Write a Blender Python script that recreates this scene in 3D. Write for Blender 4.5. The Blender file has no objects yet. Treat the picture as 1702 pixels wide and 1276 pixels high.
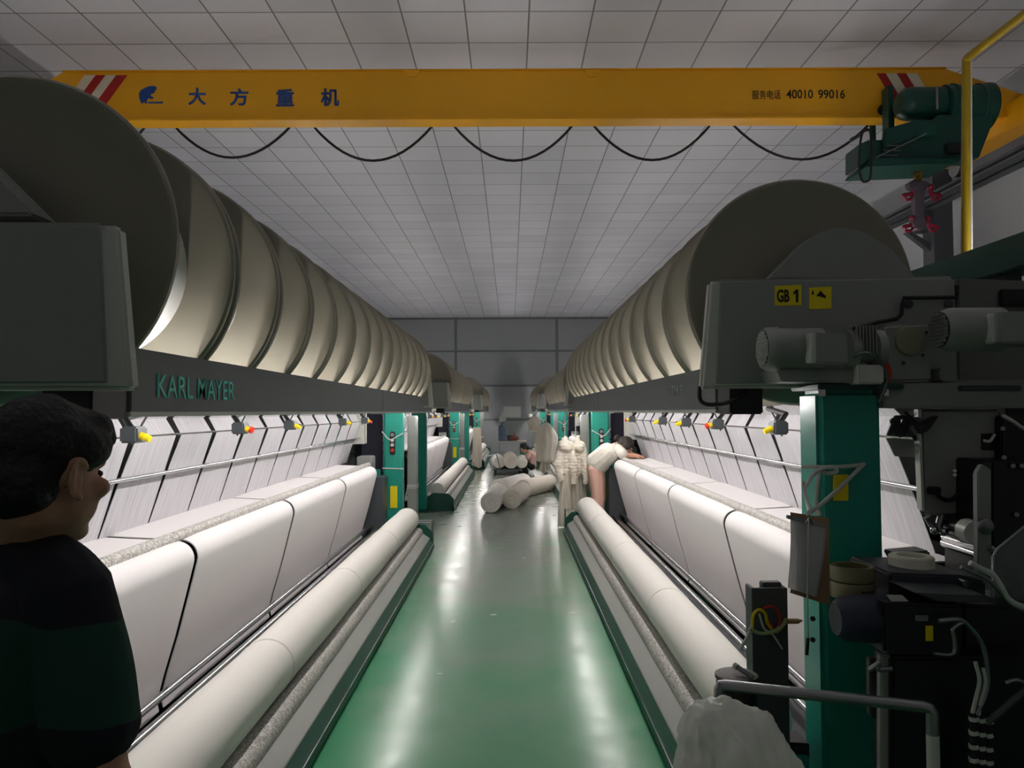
import bpy, bmesh, math, random
from mathutils import Vector, Matrix, noise
random.seed(7)
PI = math.pi
sc = bpy.context.scene
COL = sc.collection

# ------------------------------------------------------------------ camera, world, exposure
F_PX = 1270.0
CAM_H = 1.65
cam_d = bpy.data.cameras.new('camera')
cam = bpy.data.objects.new('camera', cam_d)
COL.objects.link(cam)
cam_d.sensor_width = 36.0
cam_d.sensor_fit = 'HORIZONTAL'
cam_d.lens = F_PX / 1702.0 * 36.0
cam_d.clip_start = 0.05
CAM_R = Matrix.Rotation(math.radians(-0.14), 3, 'Z') @ Matrix.Rotation(math.radians(90 + 2.07), 3, 'X') @ Matrix.Rotation(math.radians(-0.28), 3, 'Z')
cam.matrix_world = Matrix.Translation((0, 0, CAM_H)) @ CAM_R.to_4x4()
sc.camera = cam

world = bpy.data.worlds.new('world')
sc.world = world
world.use_nodes = True
world.node_tree.nodes['Background'].inputs[0].default_value = (0.95, 0.96, 0.92, 1)
world.node_tree.nodes['Background'].inputs[1].default_value = 0.05
sc.view_settings.view_transform = 'Standard'
sc.view_settings.look = 'None'
sc.view_settings.exposure = 0.6
sc.cycles.max_bounces = 7
sc.view_settings.gamma = 1.0
sc.view_settings.use_curve_mapping = False

LAMP_FRONT = 45.0      # fluorescent tubes behind the front beam of each machine
LAMP_FILL = 18.5       # tubes in the added, unseen troughs that brighten the ceiling
LAMP_COL = (1.0, 0.955, 0.93)


def at(px, py, d):
    """world point seen at photograph pixel (px, py) at distance d along the aisle"""
    v = CAM_R @ Vector(((px - 851.0) / F_PX, (638.0 - py) / F_PX, -1.0))
    return Vector((0, 0, CAM_H)) + v * (d / v.y)


# ------------------------------------------------------------------ materials
def s2l(c):
    return tuple(((x / 255.0) / 12.92 if x / 255.0 <= 0.04045 else ((x / 255.0 + 0.055) / 1.055) ** 2.4) for x in c)


MATS = {}


def mat(name, rgb, rough=0.5, metal=0.0, var=0.0, vscale=8.0, bump=0.0, bscale=40.0, emit=0.0, transl=0.0, trans=0.0, spec=0.5, sheen=0.0, alpha=1.0):
    """principled material with procedural colour variation and bump"""
    if name in MATS:
        return MATS[name]
    m = bpy.data.materials.new(name)
    m.use_nodes = True
    nt = m.node_tree
    n = nt.nodes
    b = n['Principled BSDF']
    col = s2l(rgb)
    b.inputs['Base Color'].default_value = (*col, 1)
    b.inputs['Roughness'].default_value = rough
    b.inputs['Metallic'].default_value = metal
    b.inputs['Specular IOR Level'].default_value = spec
    if trans:
        b.inputs['Transmission Weight'].default_value = trans
    if sheen:
        b.inputs['Sheen Weight'].default_value = sheen
    if alpha < 1:
        b.inputs['Alpha'].default_value = alpha
    tc = n.new('ShaderNodeTexCoord')
    if var:
        no = n.new('ShaderNodeTexNoise')
        no.inputs['Scale'].default_value = vscale
        no.inputs['Detail'].default_value = 5
        nt.links.new(tc.outputs['Object'], no.inputs['Vector'])
        mx = n.new('ShaderNodeMix')
        mx.data_type = 'RGBA'
        mx.inputs['A'].default_value = (*[min(1, c * (1 + var)) for c in col], 1)
        mx.inputs['B'].default_value = (*[c * (1 - var) for c in col], 1)
        nt.links.new(no.outputs['Fac'], mx.inputs['Factor'])
        nt.links.new(mx.outputs['Result'], b.inputs['Base Color'])
    if bump:
        nb = n.new('ShaderNodeTexNoise')
        nb.inputs['Scale'].default_value = bscale
        nb.inputs['Detail'].default_value = 4
        nt.links.new(tc.outputs['Object'], nb.inputs['Vector'])
        bp = n.new('ShaderNodeBump')
        bp.inputs['Strength'].default_value = bump
        bp.inputs['Distance'].default_value = 0.02
        nt.links.new(nb.outputs['Fac'], bp.inputs['Height'])
        nt.links.new(bp.outputs['Normal'], b.inputs['Normal'])
    if emit:
        b.inputs['Emission Color'].default_value = (*LAMP_COL, 1)
        b.inputs['Emission Strength'].default_value = emit
    if transl:
        tr = n.new('ShaderNodeBsdfTranslucent')
        tr.inputs['Color'].default_value = (*col, 1)
        ms = n.new('ShaderNodeMixShader')
        ms.inputs[0].default_value = transl
        out = n['Material Output']
        nt.links.new(b.outputs[0], ms.inputs[1])
        nt.links.new(tr.outputs[0], ms.inputs[2])
        nt.links.new(ms.outputs[0], out.inputs['Surface'])
    MATS[name] = m
    return m


grey_paint = mat('grey machine paint', (150, 152, 147), 0.45, var=0.05)
light_paint = mat('light grey paint', (205, 206, 198), 0.4, var=0.04)
dark_paint = mat('charcoal paint', (72, 76, 80), 0.45, var=0.06)
beam_paint = mat('beam grey paint', (104, 108, 112), 0.5, var=0.05)
black_paint = mat('black paint', (22, 23, 25), 0.4, var=0.1)
navy_paint = mat('navy paint', (40, 42, 62), 0.5, var=0.08)
teal = mat('teal paint', (28, 150, 132), 0.38, var=0.05, vscale=3)
dark_green = mat('dark green paint', (20, 78, 64), 0.4, var=0.1, vscale=4)
crane_yellow = mat('crane yellow paint', (240, 172, 12), 0.45, var=0.05, vscale=3)
pipe_yellow = mat('pipe yellow paint', (166, 138, 16), 0.4, var=0.08)
hoist_green = mat('hoist green paint', (18, 66, 57), 0.4, var=0.1)
flange_metal = mat('satin aluminium', (146, 141, 127), 0.45, metal=0.25, var=0.07, vscale=2.2)
rim_metal = mat('rim metal', (120, 120, 116), 0.35, metal=0.7, var=0.08)
chrome = mat('polished steel', (205, 205, 208), 0.18, metal=1.0)
steel = mat('brushed steel', (150, 150, 152), 0.35, metal=0.9, var=0.08)
yarn_white = mat('white yarn', (228, 228, 224), 0.8, bump=0.1, bscale=120)
cloth_white = mat('white knit cloth', (233, 228, 228), 0.75, var=0.02, vscale=3, bump=0.04, bscale=18, spec=0.3)
roll_white = mat('rolled white cloth', (230, 226, 220), 0.75, var=0.03, vscale=2, bump=0.05, bscale=6, spec=0.3)
cream_cloth = mat('cream cloth', (238, 230, 218), 0.85, var=0.05, vscale=10, bump=0.15, bscale=22, transl=0.2)
bag_white = mat('white plastic film', (240, 240, 234), 0.35, bump=0.3, bscale=16, transl=0.45)
rubber = mat('black rubber', (16, 16, 18), 0.55, var=0.1)
red_plastic = mat('red plastic', (205, 44, 30), 0.35, var=0.05)
yellow_plastic = mat('yellow plastic', (228, 200, 24), 0.4, var=0.05)
yellow_sticker = mat('yellow sticker', (252, 226, 14), 0.5, var=0.04)
white_paper = mat('white paper', (226, 224, 224), 0.8, var=0.06, vscale=30, transl=0.45)
board_brown = mat('brown hardboard', (178, 140, 108), 0.6, var=0.12, vscale=14)
cord_white = mat('white cord', (205, 205, 200), 0.7, var=0.05)
olive_tape = mat('olive packing tape', (124, 116, 84), 0.35, var=0.12, vscale=12)
tape_cream = mat('cream masking tape', (226, 222, 204), 0.6, var=0.04)
ink_black = mat('black ink', (14, 14, 14), 0.6, var=0.1)
ink_blue = mat('blue ink', (30, 74, 150), 0.5, var=0.1)
ink_red = mat('red paint', (172, 26, 20), 0.5, var=0.05)
ink_white = mat('white stripe paint', (222, 212, 190), 0.5, var=0.05)
ink_teal = mat('teal lettering', (96, 222, 206), 0.45, var=0.03)
ink_grey = mat('grey lettering', (176, 180, 182), 0.45, var=0.03)
hook_red = mat('red hook enamel', (130, 24, 48), 0.35, var=0.15)
runway_grey = mat('runway grey paint', (84, 86, 92), 0.55, var=0.08)
tube_lamp = mat('fluorescent tube', (255, 255, 255), 0.3, emit=LAMP_FRONT, var=0.0)
tube_lamp_fill = mat('added ceiling fill tube', (255, 255, 255), 0.3, emit=LAMP_FILL)
skin = mat('skin', (196, 146, 120), 0.55, var=0.06, vscale=12)
hair_black = mat('black hair', (18, 16, 17), 0.55, bump=0.5, bscale=70)
hair_brown = mat('dark brown hair', (46, 34, 32), 0.55, bump=0.5, bscale=70)
tee_white = mat('off white jersey', (232, 226, 214), 0.85, bump=0.2, bscale=14)
pants_pink = mat('salmon pink cotton', (238, 190, 172), 0.85, bump=0.2, bscale=12)
black_cloth = mat('black cloth', (24, 22, 24), 0.85, bump=0.15, bscale=12)
rose_cloth = mat('dusty rose cloth', (196, 158, 148), 0.85, bump=0.15, bscale=12)
eye_mat = mat('eye', (30, 24, 22), 0.2)
clear_plastic = mat('smoky clear plastic', (150, 152, 155), 0.15, trans=0.6, var=0.03)
blue_bottle = mat('blue bottle plastic', (120, 136, 156), 0.2, trans=0.35, var=0.03)
notice_white = mat('notice board white', (206, 208, 206), 0.5, var=0.03)
wood_dark = mat('dark table top', (196, 192, 186), 0.5, var=0.08)


def node_mat(name):
    m = bpy.data.materials.new(name)
    m.use_nodes = True
    MATS[name] = m
    return m, m.node_tree, m.node_tree.nodes, m.node_tree.nodes['Principled BSDF']


def speckle_mat():
    m, nt, n, b = node_mat('grip coated roller')
    tc = n.new('ShaderNodeTexCoord')
    v = n.new('ShaderNodeTexNoise')
    v.inputs['Scale'].default_value = 55
    v.inputs['Detail'].default_value = 3
    v.inputs['Distortion'].default_value = 2.2
    r = n.new('ShaderNodeValToRGB')
    r.color_ramp.elements[0].position = 0.40
    r.color_ramp.elements[0].color = (.24, .225, .20, 1)
    r.color_ramp.elements[1].position = 0.62
    r.color_ramp.elements[1].color = (.72, .69, .65, 1)
    nt.links.new(tc.outputs['Object'], v.inputs['Vector'])
    nt.links.new(v.outputs['Fac'], r.inputs[0])
    nt.links.new(r.outputs[0], b.inputs['Base Color'])
    bp = n.new('ShaderNodeBump')
    bp.inputs['Strength'].default_value = 0.5
    bp.inputs['Distance'].default_value = 0.01
    nt.links.new(v.outputs['Fac'], bp.inputs['Height'])
    nt.links.new(bp.outputs[0], b.inputs['Normal'])
    b.inputs['Roughness'].default_value = 0.35
    b.inputs['Metallic'].default_value = 0.0
    return m


def yarn_sheet_mat():
    m, nt, n, b = node_mat('warp yarn sheet')
    tc = n.new('ShaderNodeTexCoord')
    mp = n.new('ShaderNodeMapping')
    mp.inputs['Scale'].default_value = (2.0, 60.0, 2.0)
    no = n.new('ShaderNodeTexNoise')
    no.inputs['Scale'].default_value = 2.0
    no.inputs['Detail'].default_value = 6
    r = n.new('ShaderNodeValToRGB')
    r.color_ramp.elements[0].position = 0.3
    r.color_ramp.elements[0].color = (*s2l((188, 186, 190)), 1)
    r.color_ramp.elements[1].position = 0.75
    r.color_ramp.elements[1].color = (*s2l((224, 221, 225)), 1)
    nt.links.new(tc.outputs['Object'], mp.inputs[0])
    nt.links.new(mp.outputs[0], no.inputs['Vector'])
    nt.links.new(no.outputs['Fac'], r.inputs[0])
    nt.links.new(r.outputs[0], b.inputs['Base Color'])
    b.inputs['Roughness'].default_value = 0.45
    b.inputs['Specular IOR Level'].default_value = 0.4
    tr = n.new('ShaderNodeBsdfTransparent')
    ms = n.new('ShaderNodeMixShader')
    ms.inputs[0].default_value = 0.15
    nt.links.new(b.outputs[0], ms.inputs[1])
    nt.links.new(tr.outputs[0], ms.inputs[2])
    nt.links.new(ms.outputs[0], n['Material Output'].inputs['Surface'])
    return m


def ceiling_mat():
    m, nt, n, b = node_mat('white ceiling tiles')
    tc = n.new('ShaderNodeTexCoord')
    mp = n.new('ShaderNodeMapping')
    mp.inputs['Location'].default_value = (-0.203, -8.584, 0)
    br = n.new('ShaderNodeTexBrick')
    br.offset = 0.0
    br.squash = 1.0
    br.inputs['Scale'].default_value = 1.0
    br.inputs['Brick Width'].default_value = 0.625
    br.inputs['Row Height'].default_value = 0.632
    br.inputs['Mortar Size'].default_value = 0.008
    br.inputs['Mortar Smooth'].default_value = 0.0
    br.inputs['Bias'].default_value = 0.0
    br.inputs['Color1'].default_value = (*s2l((217, 217, 226)), 1)
    br.inputs['Color2'].default_value = (*s2l((205, 205, 215)), 1)
    br.inputs['Mortar'].default_value = (*s2l((118, 120, 124)), 1)
    nt.links.new(tc.outputs['Object'], mp.inputs[0])
    nt.links.new(mp.outputs[0], br.inputs['Vector'])
    nt.links.new(br.outputs['Color'], b.inputs['Base Color'])
    bp = n.new('ShaderNodeBump')
    bp.inputs['Strength'].default_value = 0.6
    bp.inputs['Distance'].default_value = 0.01
    nt.links.new(br.outputs['Fac'], bp.inputs['Height'])
    nt.links.new(bp.outputs[0], b.inputs['Normal'])
    b.inputs['Roughness'].default_value = 0.5
    return m


def floor_mat():
    m, nt, n, b = node_mat('green epoxy floor')
    tc = n.new('ShaderNodeTexCoord')
    sx = n.new('ShaderNodeSeparateXYZ')
    nt.links.new(tc.outputs['Object'], sx.inputs[0])
    no = n.new('ShaderNodeTexNoise')
    no.inputs['Scale'].default_value = 0.9
    no.inputs['Detail'].default_value = 6
    nt.links.new(tc.outputs['Object'], no.inputs['Vector'])
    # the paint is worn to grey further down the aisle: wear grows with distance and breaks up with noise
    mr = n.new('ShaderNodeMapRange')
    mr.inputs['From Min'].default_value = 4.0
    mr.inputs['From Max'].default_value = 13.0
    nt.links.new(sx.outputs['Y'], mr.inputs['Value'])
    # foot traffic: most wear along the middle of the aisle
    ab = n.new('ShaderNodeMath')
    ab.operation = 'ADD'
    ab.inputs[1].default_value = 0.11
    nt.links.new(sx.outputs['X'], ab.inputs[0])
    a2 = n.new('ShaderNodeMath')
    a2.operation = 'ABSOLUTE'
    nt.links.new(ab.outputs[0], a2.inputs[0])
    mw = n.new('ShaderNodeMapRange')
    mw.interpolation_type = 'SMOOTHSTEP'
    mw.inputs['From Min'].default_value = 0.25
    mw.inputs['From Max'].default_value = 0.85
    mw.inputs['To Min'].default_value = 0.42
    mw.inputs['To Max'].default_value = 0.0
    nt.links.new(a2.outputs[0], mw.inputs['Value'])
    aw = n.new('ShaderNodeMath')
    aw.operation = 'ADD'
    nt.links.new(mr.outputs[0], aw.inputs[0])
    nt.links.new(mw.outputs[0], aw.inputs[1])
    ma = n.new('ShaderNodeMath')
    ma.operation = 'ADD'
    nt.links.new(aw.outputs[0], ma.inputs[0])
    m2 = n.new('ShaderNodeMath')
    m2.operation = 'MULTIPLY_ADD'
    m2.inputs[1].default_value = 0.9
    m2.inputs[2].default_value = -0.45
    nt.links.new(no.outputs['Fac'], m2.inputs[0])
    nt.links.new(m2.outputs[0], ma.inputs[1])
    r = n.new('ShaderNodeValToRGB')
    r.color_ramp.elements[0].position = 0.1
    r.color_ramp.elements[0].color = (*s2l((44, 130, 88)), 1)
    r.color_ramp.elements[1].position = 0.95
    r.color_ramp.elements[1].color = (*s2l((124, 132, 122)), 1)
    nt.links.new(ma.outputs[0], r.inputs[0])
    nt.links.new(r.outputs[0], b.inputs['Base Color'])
    nr = n.new('ShaderNodeTexNoise')
    nr.inputs['Scale'].default_value = 5.0
    nr.inputs['Detail'].default_value = 3
    nt.links.new(tc.outputs['Object'], nr.inputs['Vector'])
    rr = n.new('ShaderNodeMapRange')
    rr.inputs['To Min'].default_value = 0.10
    rr.inputs['To Max'].default_value = 0.34
    b.inputs['Specular IOR Level'].default_value = 0.24
    nt.links.new(nr.outputs['Fac'], rr.inputs['Value'])
    nt.links.new(rr.outputs[0], b.inputs['Roughness'])
    bp = n.new('ShaderNodeBump')
    bp.inputs['Strength'].default_value = 0.05
    bp.inputs['Distance'].default_value = 0.01
    nb = n.new('ShaderNodeTexNoise')
    nb.inputs['Scale'].default_value = 7.0
    nb.inputs['Detail'].default_value = 2
    nt.links.new(tc.outputs['Object'], nb.inputs['Vector'])
    nt.links.new(nb.outputs['Fac'], bp.inputs['Height'])
    nt.links.new(bp.outputs[0], b.inputs['Normal'])
    return m


def shirt_mat():
    """navy jersey with broad dark green blocks"""
    m, nt, n, b = node_mat('navy and green jersey')
    tc = n.new('ShaderNodeTexCoord')
    sx = n.new('ShaderNodeSeparateXYZ')
    nt.links.new(tc.outputs['Object'], sx.inputs[0])
    no = n.new('ShaderNodeTexNoise')
    no.inputs['Scale'].default_value = 4.0
    no.inputs['Detail'].default_value = 1.0
    nt.links.new(tc.outputs['Object'], no.inputs['Vector'])
    ma = n.new('ShaderNodeMath')
    ma.operation = 'MULTIPLY_ADD'
    ma.inputs[1].default_value = 0.16
    nt.links.new(no.outputs['Fac'], ma.inputs[0])
    nt.links.new(sx.outputs['Z'], ma.inputs[2])
    mr = n.new('ShaderNodeMapRange')
    mr.inputs['From Min'].default_value = 1.0
    mr.inputs['From Max'].default_value = 1.6
    nt.links.new(ma.outputs[0], mr.inputs['Value'])
    r = n.new('ShaderNodeValToRGB')
    r.color_ramp.interpolation = 'CONSTANT'
    navy = (*s2l((17, 18, 30)), 1)
    r.color_ramp.elements[0].color = navy
    r.color_ramp.elements[1].position = 0.36
    r.color_ramp.elements[1].color = (*s2l((16, 62, 48)), 1)
    e = r.color_ramp.elements.new(0.66)
    e.color = navy
    nt.links.new(mr.outputs[0], r.inputs[0])
    nt.links.new(r.outputs[0], b.inputs['Base Color'])
    b.inputs['Roughness'].default_value = 0.85
    return m


def quilt_mat():
    m, nt, n, b = node_mat('cream quilted nylon')
    b.inputs['Base Color'].default_value = (*s2l((240, 230, 216)), 1)
    b.inputs['Roughness'].default_value = 0.6
    tc = n.new('ShaderNodeTexCoord')
    w = n.new('ShaderNodeTexWave')
    w.wave_type = 'BANDS'
    w.bands_direction = 'Z'
    w.inputs['Scale'].default_value = 7.0
    w.inputs['Distortion'].default_value = 4.0
    w.inputs['Detail'].default_value = 3
    nt.links.new(tc.outputs['Object'], w.inputs['Vector'])
    bp = n.new('ShaderNodeBump')
    bp.inputs['Strength'].default_value = 0.4
    bp.inputs['Distance'].default_value = 0.008
    nt.links.new(w.outputs['Fac'], bp.inputs['Height'])
    nt.links.new(bp.outputs[0], b.inputs['Normal'])
    return m


speckle = speckle_mat()
yarn_sheet_m = yarn_sheet_mat()
ceil_m = ceiling_mat()
floor_m = floor_mat()
shirt_m = shirt_mat()
quilt_m = quilt_mat()
wall_m = mat('grey wall panel', (158, 162, 164), 0.6, var=0.04, vscale=0.8)
wall_pale = mat('pale wall panel', (190, 192, 196), 0.6, var=0.04, vscale=0.8)
trim_m = mat('grey wall batten', (112, 118, 118), 0.6, var=0.04)


# ------------------------------------------------------------------ mesh helpers
class MB:
    """collects shapes into one bmesh; xf maps authoring coordinates to world"""
    def __init__(self, xf=None):
        self.bm = bmesh.new()
        self.xf = xf

    def _add(self, vs, fs):
        bv = [self.bm.verts.new(v) for v in vs]
        for f in fs:
            try:
                self.bm.faces.new([bv[i] for i in f])
            except ValueError:
                pass
        return self

    def box(self, x0, x1, y0, y1, z0, z1):
        vs = [(x, y, z) for x in (x0, x1) for y in (y0, y1) for z in (z0, z1)]
        return self._add(vs, [(0, 1, 3, 2), (4, 6, 7, 5), (0, 4, 5, 1), (2, 3, 7, 6), (0, 2, 6, 4), (1, 5, 7, 3)])

    def prism(self, pts, a0, a1, axis='y'):
        """pts: 2D outline; 'y' -> (x,z) extruded along y; 'x' -> (y,z); 'z' -> (x,y)"""
        def mk(p, a):
            return {'y': (p[0], a, p[1]), 'x': (a, p[0], p[1]), 'z': (p[0], p[1], a)}[axis]
        n = len(pts)
        vs = [mk(p, a0) for p in pts] + [mk(p, a1) for p in pts]
        fs = [tuple(range(n)), tuple(range(2 * n - 1, n - 1, -1))]
        fs += [(i, (i + 1) % n, n + (i + 1) % n, n + i) for i in range(n)]
        return self._add(vs, fs)

    def slab(self, pts3, off):
        """closed solid: 3D outline pushed by a vector"""
        n = len(pts3)
        off = Vector(off)
        vs = [Vector(p) for p in pts3] + [Vector(p) + off for p in pts3]
        fs = [tuple(range(n)), tuple(range(2 * n - 1, n - 1, -1))]
        fs += [(i, (i + 1) % n, n + (i + 1) % n, n + i) for i in range(n)]
        return self._add(vs, fs)

    def cyl(self, p0, p1, r0, r1=None, n=20, cap=True):
        r1 = r0 if r1 is None else r1
        p0, p1 = Vector(p0), Vector(p1)
        ax = (p1 - p0).normalized()
        a = ax.orthogonal().normalized()
        b = ax.cross(a)
        vs = []
        for p, r in ((p0, r0), (p1, r1)):
            for i in range(n):
                t = 2 * PI * i / n
                vs.append(p + a * (r * math.cos(t)) + b * (r * math.sin(t)))
        fs = [(i, (i + 1) % n, n + (i + 1) % n, n + i) for i in range(n)]
        if cap:
            fs += [tuple(range(n - 1, -1, -1)), tuple(range(n, 2 * n))]
        return self._add(vs, fs)

    def lathe(self, p0, ax, prof, n=32, wob=None):
        """prof: list of (distance along axis, radius)"""
        p0, ax = Vector(p0), Vector(ax).normalized()
        a = ax.orthogonal().normalized()
        b = ax.cross(a)
        vs, fs = [], []
        for h, r in prof:
            for i in range(n):
                t = 2 * PI * i / n
                rr = r * (1 + (wob(h, t) if wob else 0))
                vs.append(p0 + ax * h + a * (rr * math.cos(t)) + b * (rr * math.sin(t)))
        m = len(prof)
        for j in range(m - 1):
            for i in range(n):
                fs.append((j * n + i, j * n + (i + 1) % n, (j + 1) * n + (i + 1) % n, (j + 1) * n + i))
        fs += [tuple(range(n - 1, -1, -1)), tuple(range((m - 1) * n, m * n))]
        return self._add(vs, fs)

    def tube(self, pts, r, n=8, closed=False):
        pts = [Vector(p) for p in pts]
        m = len(pts)
        vs, fs = [], []
        prev = None
        for k, p in enumerate(pts):
            if closed:
                t = (pts[(k + 1) % m] - pts[k - 1]).normalized()
            else:
                t = (pts[min(k + 1, m - 1)] - pts[max(k - 1, 0)]).normalized()
            if prev is None:
                a = t.orthogonal().normalized()
            else:
                a = prev - t * prev.dot(t)
                a = a.normalized() if a.length > 1e-6 else t.orthogonal().normalized()
            prev = a
            b = t.cross(a)
            rr = r(k / max(1, m - 1)) if callable(r) else r
            for i in range(n):
                q = 2 * PI * i / n
                vs.append(p + a * (rr * math.cos(q)) + b * (rr * math.sin(q)))
        for k in range(m if closed else m - 1):
            k2 = (k + 1) % m
            for i in range(n):
                fs.append((k * n + i, k * n + (i + 1) % n, k2 * n + (i + 1) % n, k2 * n + i))
        if not closed:
            fs += [tuple(range(n - 1, -1, -1)), tuple(range((m - 1) * n, m * n))]
        return self._add(vs, fs)

    def ball(self, c, rx, ry=None, rz=None, rot=None, sub=2):
        ry = rx if ry is None else ry
        rz = rx if rz is None else rz
        t = bmesh.new()
        bmesh.ops.create_icosphere(t, subdivisions=sub, radius=1)
        M = rot or Matrix.Identity(3)
        c = Vector(c)
        idx = {v: i for i, v in enumerate(t.verts)}
        vs = [c + M @ Vector((v.co.x * rx, v.co.y * ry, v.co.z * rz)) for v in t.verts]
        fs = [tuple(idx[v] for v in f.verts) for f in t.faces]
        t.free()
        return self._add(vs, fs)

    def strip(self, rows, thick=0.0):
        """grid of points; thick gives it a back face along the local normal"""
        h, w = len(rows), len(rows[0])
        vs = [Vector(p) for r in rows for p in r]
        fs = [(j * w + i, j * w + i + 1, (j + 1) * w + i + 1, (j + 1) * w + i) for j in range(h - 1) for i in range(w - 1)]
        if thick:
            nr = []
            for j in range(h):
                for i in range(w):
                    du = Vector(rows[j][min(i + 1, w - 1)]) - Vector(rows[j][max(i - 1, 0)])
                    dv = Vector(rows[min(j + 1, h - 1)][i]) - Vector(rows[max(j - 1, 0)][i])
                    q = du.cross(dv)
                    nr.append(q.normalized() if q.length > 1e-9 else Vector((0, 0, 1)))
            N = len(vs)
            vs += [vs[k] + nr[k] * thick for k in range(N)]
            fs += [tuple(N + q for q in reversed(f)) for f in list(fs)]
            bd = [j * w for j in range(h)], [j * w + w - 1 for j in range(h)], list(range(w)), [(h - 1) * w + i for i in range(w)]
            for line in bd:
                fs += [(line[k], line[k + 1], N + line[k + 1], N + line[k]) for k in range(len(line) - 1)]
        return self._add(vs, fs)

    def build(self, name, material, parent=None, bevel=0.0, angle=35, smooth=True, seg=2):
        bm = self.bm
        if self.xf:
            for v in bm.verts:
                v.co = self.xf(v.co)
        bmesh.ops.recalc_face_normals(bm, faces=bm.faces)
        if bevel:
            ed = [e for e in bm.edges if len(e.link_faces) == 2 and e.calc_face_angle(0) > math.radians(30)]
            bmesh.ops.bevel(bm, geom=ed, offset=bevel, segments=seg, affect='EDGES', clamp_overlap=True)
        me = bpy.data.meshes.new(name)
        bm.to_mesh(me)
        bm.free()
        return link_mesh(name, me, material, parent, angle if smooth else None)


WL = {}      # object -> its origin in world space


def link_mesh(name, me, material, parent=None, angle=35):
    if angle is not None and len(me.polygons):
        me.polygons.foreach_set('use_smooth', [True] * len(me.polygons))
        me.set_sharp_from_angle(angle=math.radians(angle))
    me.materials.clear()
    me.materials.append(material)
    o = bpy.data.objects.new(name, me)
    COL.objects.link(o)
    if parent is not None:
        w = WL[parent]
        me.transform(Matrix.Translation(-w))
        o.parent = parent
        WL[o] = w
    else:
        xs = [v.co for v in me.vertices]
        c = Vector(((min(v.x for v in xs) + max(v.x for v in xs)) / 2, (min(v.y for v in xs) + max(v.y for v in xs)) / 2, min(v.z for v in xs)))
        me.transform(Matrix.Translation(-c))
        o.location = c
        WL[o] = c
    return o


def tag(o, label, cat, group=None, kind=None):
    o['label'] = label
    o['category'] = cat
    if group:
        o['group'] = group
    if kind:
        o['kind'] = kind
    return o


def thing(name, label, cat, loc, group=None):
    o = bpy.data.objects.new(name, None)
    COL.objects.link(o)
    o.empty_display_size = 0.1
    o.location = loc
    WL[o] = Vector(loc)
    return tag(o, label, cat, group)


def struct(o):
    o['kind'] = 'structure'
    return o


def copy_tree(o, loc=None, parent=None):
    c = o.copy()
    COL.objects.link(c)
    if parent is not None:
        c.parent = parent
    if loc is not None:
        c.location = loc
    for ch in list(o.children):
        copy_tree(ch, None, c)
    WL[c] = Vector(loc) if loc is not None else WL.get(o, Vector())
    return c


def text_mesh(txt, size, depth=0.0015, align='LEFT', bold=0.0):
    cu = bpy.data.curves.new('txt', 'FONT')
    cu.body = txt
    cu.size = size
    cu.extrude = depth
    cu.offset = bold
    cu.align_x = align
    cu.resolution_u = 3
    ob = bpy.data.objects.new('txt', cu)
    COL.objects.link(ob)
    dg = bpy.context.evaluated_depsgraph_get()
    me = bpy.data.meshes.new_from_object(ob.evaluated_get(dg))
    bpy.data.objects.remove(ob)
    bpy.data.curves.remove(cu)
    return me


def lettering(name, txt, origin, xd, yd, width, height, material, parent, bold=0.0):
    """flat lettering fitted into width x height, lower left corner at origin"""
    me = text_mesh(txt, 1.0, 0.0, bold=bold)
    co = [v.co for v in me.vertices]
    x0, x1 = min(v.x for v in co), max(v.x for v in co)
    y0, y1 = min(v.y for v in co), max(v.y for v in co)
    xd, yd = Vector(xd).normalized(), Vector(yd).normalized()
    zd = xd.cross(yd)
    o = Vector(origin)
    bm = bmesh.new()
    bm.from_mesh(me)
    bpy.data.meshes.remove(me)
    for v in bm.verts:
        p = v.co.copy()
        v.co = o + xd * ((p.x - x0) / (x1 - x0) * width) + yd * ((p.y - y0) / (y1 - y0) * height) + zd * 0.0
    r = bmesh.ops.extrude_face_region(bm, geom=bm.faces[:])
    for e in r['geom']:
        if isinstance(e, bmesh.types.BMVert):
            e.co += zd * 0.002
    bmesh.ops.recalc_face_normals(bm, faces=bm.faces)
    me = bpy.data.meshes.new(name)
    bm.to_mesh(me)
    bm.free()
    return link_mesh(name, me, material, parent, None)


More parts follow.
